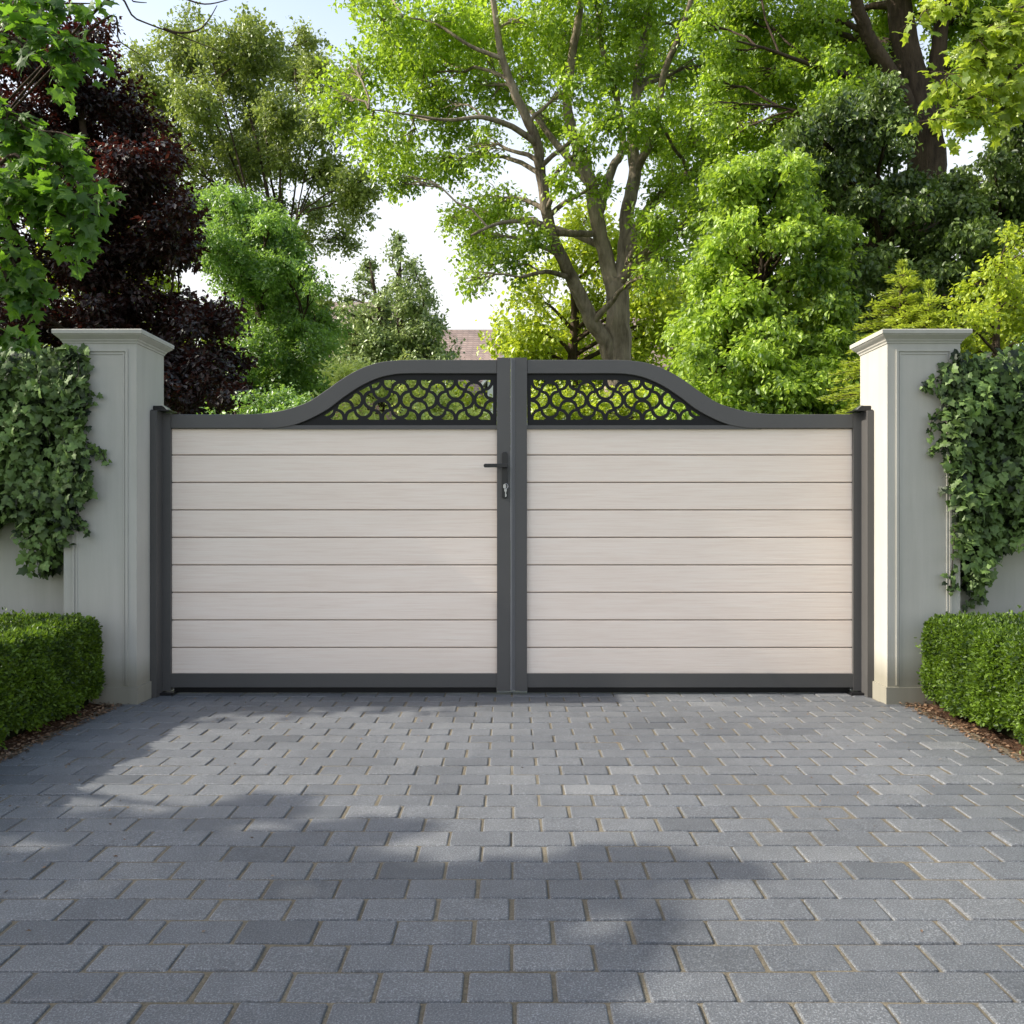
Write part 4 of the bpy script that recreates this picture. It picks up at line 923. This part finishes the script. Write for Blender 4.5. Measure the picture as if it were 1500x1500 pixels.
# golden conifer: flat feathery sprays on tiers of boughs
def golden_conifer(px, py, d, h, label, nb=170):
    base = P(px - 8, 757 + CZ * F / d, d); root = empty("golden_conifer", tuple(base)); tag(root, label, "tree", "young golden conifers behind the pillar")
    paths = [smooth_path([P(px - 10, 757 + CZ * F / d, d), P(px - 8, py + 210, d), P(px - 4, py + 80, d), P(px, py + 2, d)], [.045, .035, .018, .004], 6)]
    ps, ts, ns, ss = [], [], [], []
    top = P(px, py, d); 
    for i in range(nb):
        f = .06 + .94 * rng.random() ** .75; zb_ = top[2] - f * h; an = rng.uniform(0, 2 * np.pi); L = (.06 + .62 * f) * h / 1.25 * rng.uniform(.75, 1.15)
        o = np.array([top[0] - .02 * f, d, zb_]); dr = np.array([np.cos(an), np.sin(an), .28 - .1 * f]); n = 9
        t = np.linspace(0, 1, n)[:, None]; q = o + dr * L * t; q[:, 2] -= .22 * L * t[:, 0] ** 2
        paths.append((q, np.linspace(.007, .002, n)))
        m_ = int(34 + 300 * L)
        k = rng.random(m_) ** .8; pos = o + dr * L * k[:, None]; pos[:, 2] -= .22 * L * k ** 2
        side = np.cross(dr, [0, 0, 1]); side /= np.linalg.norm(side); sg = rng.choice([-1, 1], m_)
        wid = (.02 + .13 * (1 - k) * L / .5) * rng.random(m_)
        pos = pos + side * (sg * wid)[:, None] + dr * (wid * .6)[:, None] + rng.normal(0, .008, (m_, 3)); pos[:, 2] -= wid * .12
        ps.append(pos); ts.append(unit(dr * .8 + side * (sg * .75)[:, None] + rng.normal(0, .22, (m_, 3)))); ns.append(np.array([0, 0, 1]) + rng.normal(0, .35, (m_, 3))); ss.append(rng.uniform(.025, .055, m_))
    for q0, n0 in ((.05, 170), (.28, 260)):
        k = rng.random(n0); an = rng.uniform(0, 2 * np.pi, n0); rr_ = rng.random(n0) * (.012 + q0 * .30 * k)
        ps.append(np.column_stack([top[0] + rr_ * np.cos(an), d + rr_ * np.sin(an), top[2] + .02 - q0 * k])); ts.append(unit(np.column_stack([np.cos(an) * .8, np.sin(an) * .8, rng.uniform(.3, 1.2, n0)])))
        ns.append(rng.normal(0, 1, (n0, 3))); ss.append(rng.uniform(.02, .045, n0))
    V, fi, lt = tubes_mesh(paths, 5); link("trunk", np_mesh("trunk", V, fi, lt, smooth=True), M['bark_dark'], root)
    leaf_object("crown", np.concatenate(ps), np.concatenate(ts), np.concatenate(ns), np.concatenate(ss), (NEEDLE[0] * np.array([1, 1.9, 1]), NEEDLE[1]), M['l_gold'], root)
golden_conifer(1322, 388, 7.2, 1.25, "tallest young golden-yellow conifer with feathery tiers behind the sunlit pillar")
golden_conifer(1362, 418, 6.9, 1.0, "shorter golden conifer tip squeezed between its taller neighbour and the lime shrub", 110)
d = 7.0
make_tree("shrub", "lime-yellow leafy shrub above the ivy at the right edge", "shrub", P(1460, 757 + CZ * F / d, d), [px_limb([(1470, 940, 12), (1466, 700, 9), (1460, 520, 5), (1465, 380, 2)], d)],
          px_clumps([(1480, 350, 22), (1500, 375, 26), (1460, 390, 20), (1430, 415, 24), (1475, 410, 30), (1405, 440, 22), (1440, 455, 30), (1490, 450, 36), (1405, 480, 28), (1450, 495, 34), (1500, 500, 38), (1420, 520, 32), (1470, 545, 40), (1540, 420, 45), (1560, 500, 50), (1410, 580, 45), (1520, 580, 55)], d, .35, 1.3),
          M['l_yellow'], M['bark_dark'], .04, tmpl=OVAL, lai=2.1, m=10, sub=6, twig_r=.006, droop=.35, flat=.2)

# ------------------------------------------------------------------ maples beside the drive: boughs reach into the picture
def bough(tip_list, root_pt, d0, d1, r0, paths, acc, size, n_leaf, spread, droop=.5):
    """a bough from root_pt through the given picture points, with leaves along it"""
    q = [np.asarray(root_pt, float)] + [P(a, b, d0 + (d1 - d0) * i / max(1, len(tip_list) - 1)) for i, (a, b) in enumerate(tip_list)]
    sp, ro = smooth_path(q, np.linspace(r0, .003, len(q)), 6, 0); paths.append((sp, ro))
    i0 = 6; idx = rng.integers(i0, len(sp), int(n_leaf / 5 * 1.35))
    for j in idx:
        st = sp[j]; dirv = unit(rng.normal(0, 1, 3) * np.array([1, .9, .5]) + np.array([.3, 0, -.15])); L = spread * rng.uniform(.4, 1.1)
        e = st + dirv * L; e[2] -= .25 * L
        paths.append((np.array([st, (st + e) / 2 + [0, 0, .03 * L], e]), np.array([.0035, .0025, .0015])))
        m_ = 5; k = rng.uniform(.35, 1.05, m_)[:, None]
        pos = st + (e - st) * k + rng.normal(0, .025, (m_, 3)); tt = unit(dirv * .7 + rng.normal(0, .55, (m_, 3)) + np.array([0, 0, -droop]))
        acc.append((pos, tt, np.array([.1, -.55, .7]) + rng.normal(0, .45, (m_, 3)), size * rng.uniform(.65, 1.2, m_)))

def maple(label, base, trunk, limbs, boughs, clumps, leafm, size, bare=(), lai=1.5, droop=.5):
    root = empty("maple_tree", base); tag(root, label, "tree", None)
    paths = [smooth_path(*trunk, 6, .05)]; acc = []
    for l in limbs: paths.append(smooth_path(*l, 6, .05))
    LP = np.concatenate([np.column_stack([a, b]) for a, b in paths])
    for tips, rp, d0, d1, nl, spd in boughs: bough(tips, rp, d0, d1, .016, paths, acc, size, nl, spd)
    for tips, rp, dd in bare:
        q = [np.asarray(rp, float)] + [P(a, b, dd) for a, b in tips]; paths.append(smooth_path(q, np.linspace(.009, .0022, len(q)), 6, 0))
    for c, r in clumps:
        c = np.asarray(c, float); j = np.argmin(np.linalg.norm(LP[:, :3] - c, axis=1)); paths.append(branch(LP[j, :3], c, min(.05, LP[j, 3] * .6), .012, 7, .08, .05))
        for k in range(6):
            sc = c + unit(rng.normal(size=3)) * r * .6; paths.append(branch(c, sc, .011, .004, 4, .05, .05))
            n_sp = max(2, int(lai * math.pi * (r * .5) ** 2 / (size * size * .45) / 8))
            p_, t_, n_, s_, _ = spray_leaves(sc, np.ones(3) * r * .5, n_sp, 8, min(size * 3, r * 1.1), size, .45); acc.append((p_, t_, n_, s_))
    V, fi, lt = tubes_mesh(paths, 7); link("trunk", np_mesh("trunk", V, fi, lt, smooth=True), M['bark_dark'], root)
    p, t, n, s = (np.concatenate(x) for x in zip(*acc)); leaf_object("crown", p, t, n, s, MAPLE, leafm, root)

def over(px, py, h):
    """the spot at height h that shades the drive where picture point (px, py) sees it"""
    dd = CZ * F / (py - HY); g = np.array([(px - CX) * dd / F, dd, 0]); return g + np.array(to_sun) * (h / to_sun.z)
shade = [(over(a, b, h), r) for a, b, h, r in (
    (-60, 1200, 4.2, .20), (60, 1205, 4.4, .16), (190, 1210, 4.6, .14), (330, 1195, 4.3, .10), (410, 1176, 4.8, .07), (-40, 1270, 4.5, .22), (110, 1262, 4.4, .16), (250, 1240, 4.8, .13), (390, 1238, 4.4, .14), (500, 1225, 4.8, .09), (560, 1212, 4.5, .05), (470, 1275, 4.2, .13), (600, 1292, 4.6, .11), (700, 1300, 4.4, .09), (790, 1285, 4.7, .08), (860, 1268, 4.6, .07), (930, 1252, 4.6, .05),
    (990, 1276, 4.6, .045), (1060, 1272, 4.6, .035), (880, 1296, 4.6, .05), (820, 1310, 4.6, .07), (560, 1330, 4.5, .15), (700, 1345, 4.6, .12), (430, 1345, 4.3, .14), (240, 1320, 4.6, .15), (60, 1340, 4.4, .16), (580, 1400, 4.6, .14), (720, 1400, 4.6, .12), (700, 1450, 4.6, .10), (830, 1440, 4.6, .08), (380, 1420, 4.3, .13), (150, 1410, 4.7, .15), (-20, 1440, 4.5, .2), (600, 1470, 4.5, .12), (760, 1500, 4.5, .10), (320, 1500, 4.5, .16), (90, 1520, 4.6, .2), (500, 1530, 4.5, .15))]
left_shade = [(np.array([-2.2, 4.72, 1.15]) + np.array(to_sun) * (2.2 / to_sun.z), .26), (np.array([-2.1, 4.72, .6]) + np.array(to_sun) * (2.9 / to_sun.z), .35)]
tb = np.array([-6.9, 1.1, 0.])
maple("green maple with big lobed leaves whose boughs hang in at the left edge", tuple(tb),
      ([tb + [0, 0, -.1], tb + [.05, .02, 1.2], tb + [.1, -.05, 2.4], tb + [.2, -.1, 3.6], tb + [.1, .1, 5.4], tb + [0, 0, 7.2]], [.22, .18, .15, .12, .07, .02]),
      [([tb + [.1, -.05, 2.3], tb + [.9, 2.6, 3.0], tb + [2.2, 4.4, 3.4], tb + [3.3, 5.2, 3.5]], [.09, .07, .045, .02]),
       ([tb + [.1, -.05, 2.6], tb + [.6, -1.2, 3.5], tb + [1.0, -2.2, 4.3]], [.09, .06, .02]),
       ([tb + [.2, -.1, 3.4], tb + [1.2, -.6, 4.2], tb + [2.0, -1.2, 4.8]], [.07, .05, .015]),
       ([tb + [.1, -.05, 2.2], tb + [.8, 2.8, 2.2], tb + [2.0, 4.6, 2.3], tb + [3.2, 5.1, 2.1]], [.08, .06, .04, .02])],
      [([(10, 30), (60, 45), (110, 70)], tb + [3.3, 5.2, 3.5], 5.7, 5.6, 90, .22), ([(0, 70), (40, 70), (70, 95), (90, 105)], tb + [3.1, 5.1, 3.4], 5.8, 5.6, 70, .2),
       ([(20, 8), (70, 5), (135, 5)], tb + [3.3, 5.2, 3.6], 5.8, 5.8, 60, .18),
       ([(0, 180), (40, 190), (90, 195), (110, 205)], tb + [2.9, 5.1, 2.6], 5.7, 5.6, 90, .20), ([(0, 240), (50, 255), (90, 275), (135, 290)], tb + [2.9, 5.1, 2.4], 5.7, 5.6, 170, .22),
       ([(0, 290), (50, 300), (100, 320), (110, 350)], tb + [2.9, 5.1, 2.2], 5.7, 5.6, 170, .22), ([(0, 210), (60, 225), (115, 265)], tb + [2.9, 5.1, 2.5], 5.8, 5.7, 110, .2),
       ([(0, 375), (25, 400), (50, 430)], tb + [3.0, 5.1, 2.0], 5.7, 5.6, 80, .14), ([(-10, 400), (15, 420), (40, 436)], tb + [3.0, 5.1, 2.0], 5.6, 5.6, 50, .12), ([(-20, 480), (10, 492), (38, 500)], tb + [2.9, 5.0, 1.9], 5.5, 5.45, 40, .10)],
      shade + left_shade + [(tb + np.array(v), r) for v, r in (((-.2, -.4, 6.4), .6), ((-.6, -.9, 5.4), .8), ((-1.4, -.6, 4.2), .8), ((-.4, -1.7, 4.2), .7), ((-1.2, -1.0, 3.2), .6), ((2.0, 4.6, 3.5), .45), ((2.6, 5.0, 3.7), .4), ((2.3, 4.9, 2.4), .4), ((1.6, 4.4, 2.6), .45), ((1.5, 4.5, 4.0), .5), ((2.7, 4.9, 3.0), .3))],
      M['l_maple'], .088, lai=1.05, bare=[([(150, 5), (200, 28), (262, 52), (330, 78)], tb + [3.3, 5.2, 3.6], 5.8), ([(262, 48), (290, 44), (305, 30), (318, 8)], P(240, 42, 5.8), 5.8), ([(150, 30), (175, 60), (205, 80)], tb + [3.3, 5.2, 3.6], 5.8), ([(250, -8), (300, 6), (345, -4)], P(170, -20, 5.8), 5.8), ([(165, -6), (195, 2), (215, 4)], tb + [3.3, 5.2, 3.7], 5.8)])
tb = np.array([7.6, 8.2, 0.])
maple("sunlit maple with bright lobed leaves hanging in at the top right edge", tuple(tb),
      ([tb + [0, 0, -.1], tb + [0, 0, 1.5], tb + [-.1, 0, 3.0], tb + [0, 0, 5.0], tb + [0, 0, 7.5]], [.22, .18, .15, .1, .03]),
      [([tb + [-.1, 0, 3.0], tb + [-1.2, -.5, 4.2], tb + [-2.6, -1.0, 4.8]], [.10, .07, .03]), ([tb + [0, 0, 3.6], tb + [-1.0, -.4, 5.0], tb + [-2.4, -.9, 5.6]], [.08, .06, .03])],
      [([(1500, 40), (1460, 70), (1420, 90), (1385, 110)], tb + [-2.6, -1.0, 4.8], 7.2, 7.0, 210, .26), ([(1510, 90), (1470, 120), (1430, 140), (1390, 160)], tb + [-2.6, -1.0, 4.7], 7.2, 7.0, 210, .25), ([(1500, 10), (1470, 20), (1450, 40), (1430, 60)], tb + [-2.4, -.9, 5.5], 7.2, 7.0, 170, .24),
       ([(1510, 140), (1480, 155), (1440, 170), (1365, 175)], tb + [-2.6, -1.0, 4.6], 7.2, 7.0, 160, .2), ([(1440, -30), (1400, -10), (1360, 10), (1345, 30)], tb + [-2.4, -.9, 5.6], 7.2, 7.0, 90, .16)],
      [(tb + np.array(v), r) for v, r in (((-1.6, -.6, 5.0), .7), ((-.8, .4, 6.2), .9), ((.4, -.6, 5.4), .9), ((.2, .4, 7.2), .8), ((-2.6, -.9, 5.8), .5), ((-2.3, -.8, 4.3), .35))],
      M['l_maple2'], .082)

# a line of trees far off, so that no bare horizon shows between the trunks
spots = [(-90, 0, 0), (60, 10, 1), (190, -6, 2), (320, 8, 0), (700, 14, 1), (880, 4, 2), (1120, -4, 0), (1260, 6, 1), (1420, 0, 2), (1580, 8, 0)]
del spots[4:6]
kinds = ["rounded", "broad", "narrow"]
names = ["behind the left maple's boughs", "behind the dark red tree's left half", "behind the dark red tree's trunk", "behind the fresh mid-green tree", "behind the bright sunlit bush", "behind the golden conifer", "behind the massive dark trunk", "beyond the right edge of the ivy"]
for i, (px, dd, k) in enumerate(spots):
    d = 34 + dd; h = (560, 600, 520)[k]
    make_tree("background_tree", f"{kinds[k]} mid-green tree far back, {names[i]}", "tree", P(px, 757 + CZ * F / d, d), [px_limb([(px, 790, 6), (px, 640, 5), (px + 4, h - 60, 2)], d)],
              px_clumps([(px + a, h + b, r) for a, b, r in ((0, -70, 45), (-45, -20, 50), (48, -25, 50), (0, 0, 60), (-60, 50, 50), (60, 50, 52), (0, 70, 60), (-40, 120, 50), (40, 120, 50))], d, 1.5),
              M['l_mid'] if k else M['l_olive'], M['bark_dark'], .26, lai=1.5, m=10, sub=5, twig_r=.05, branches=False, group="trees far beyond the garden")
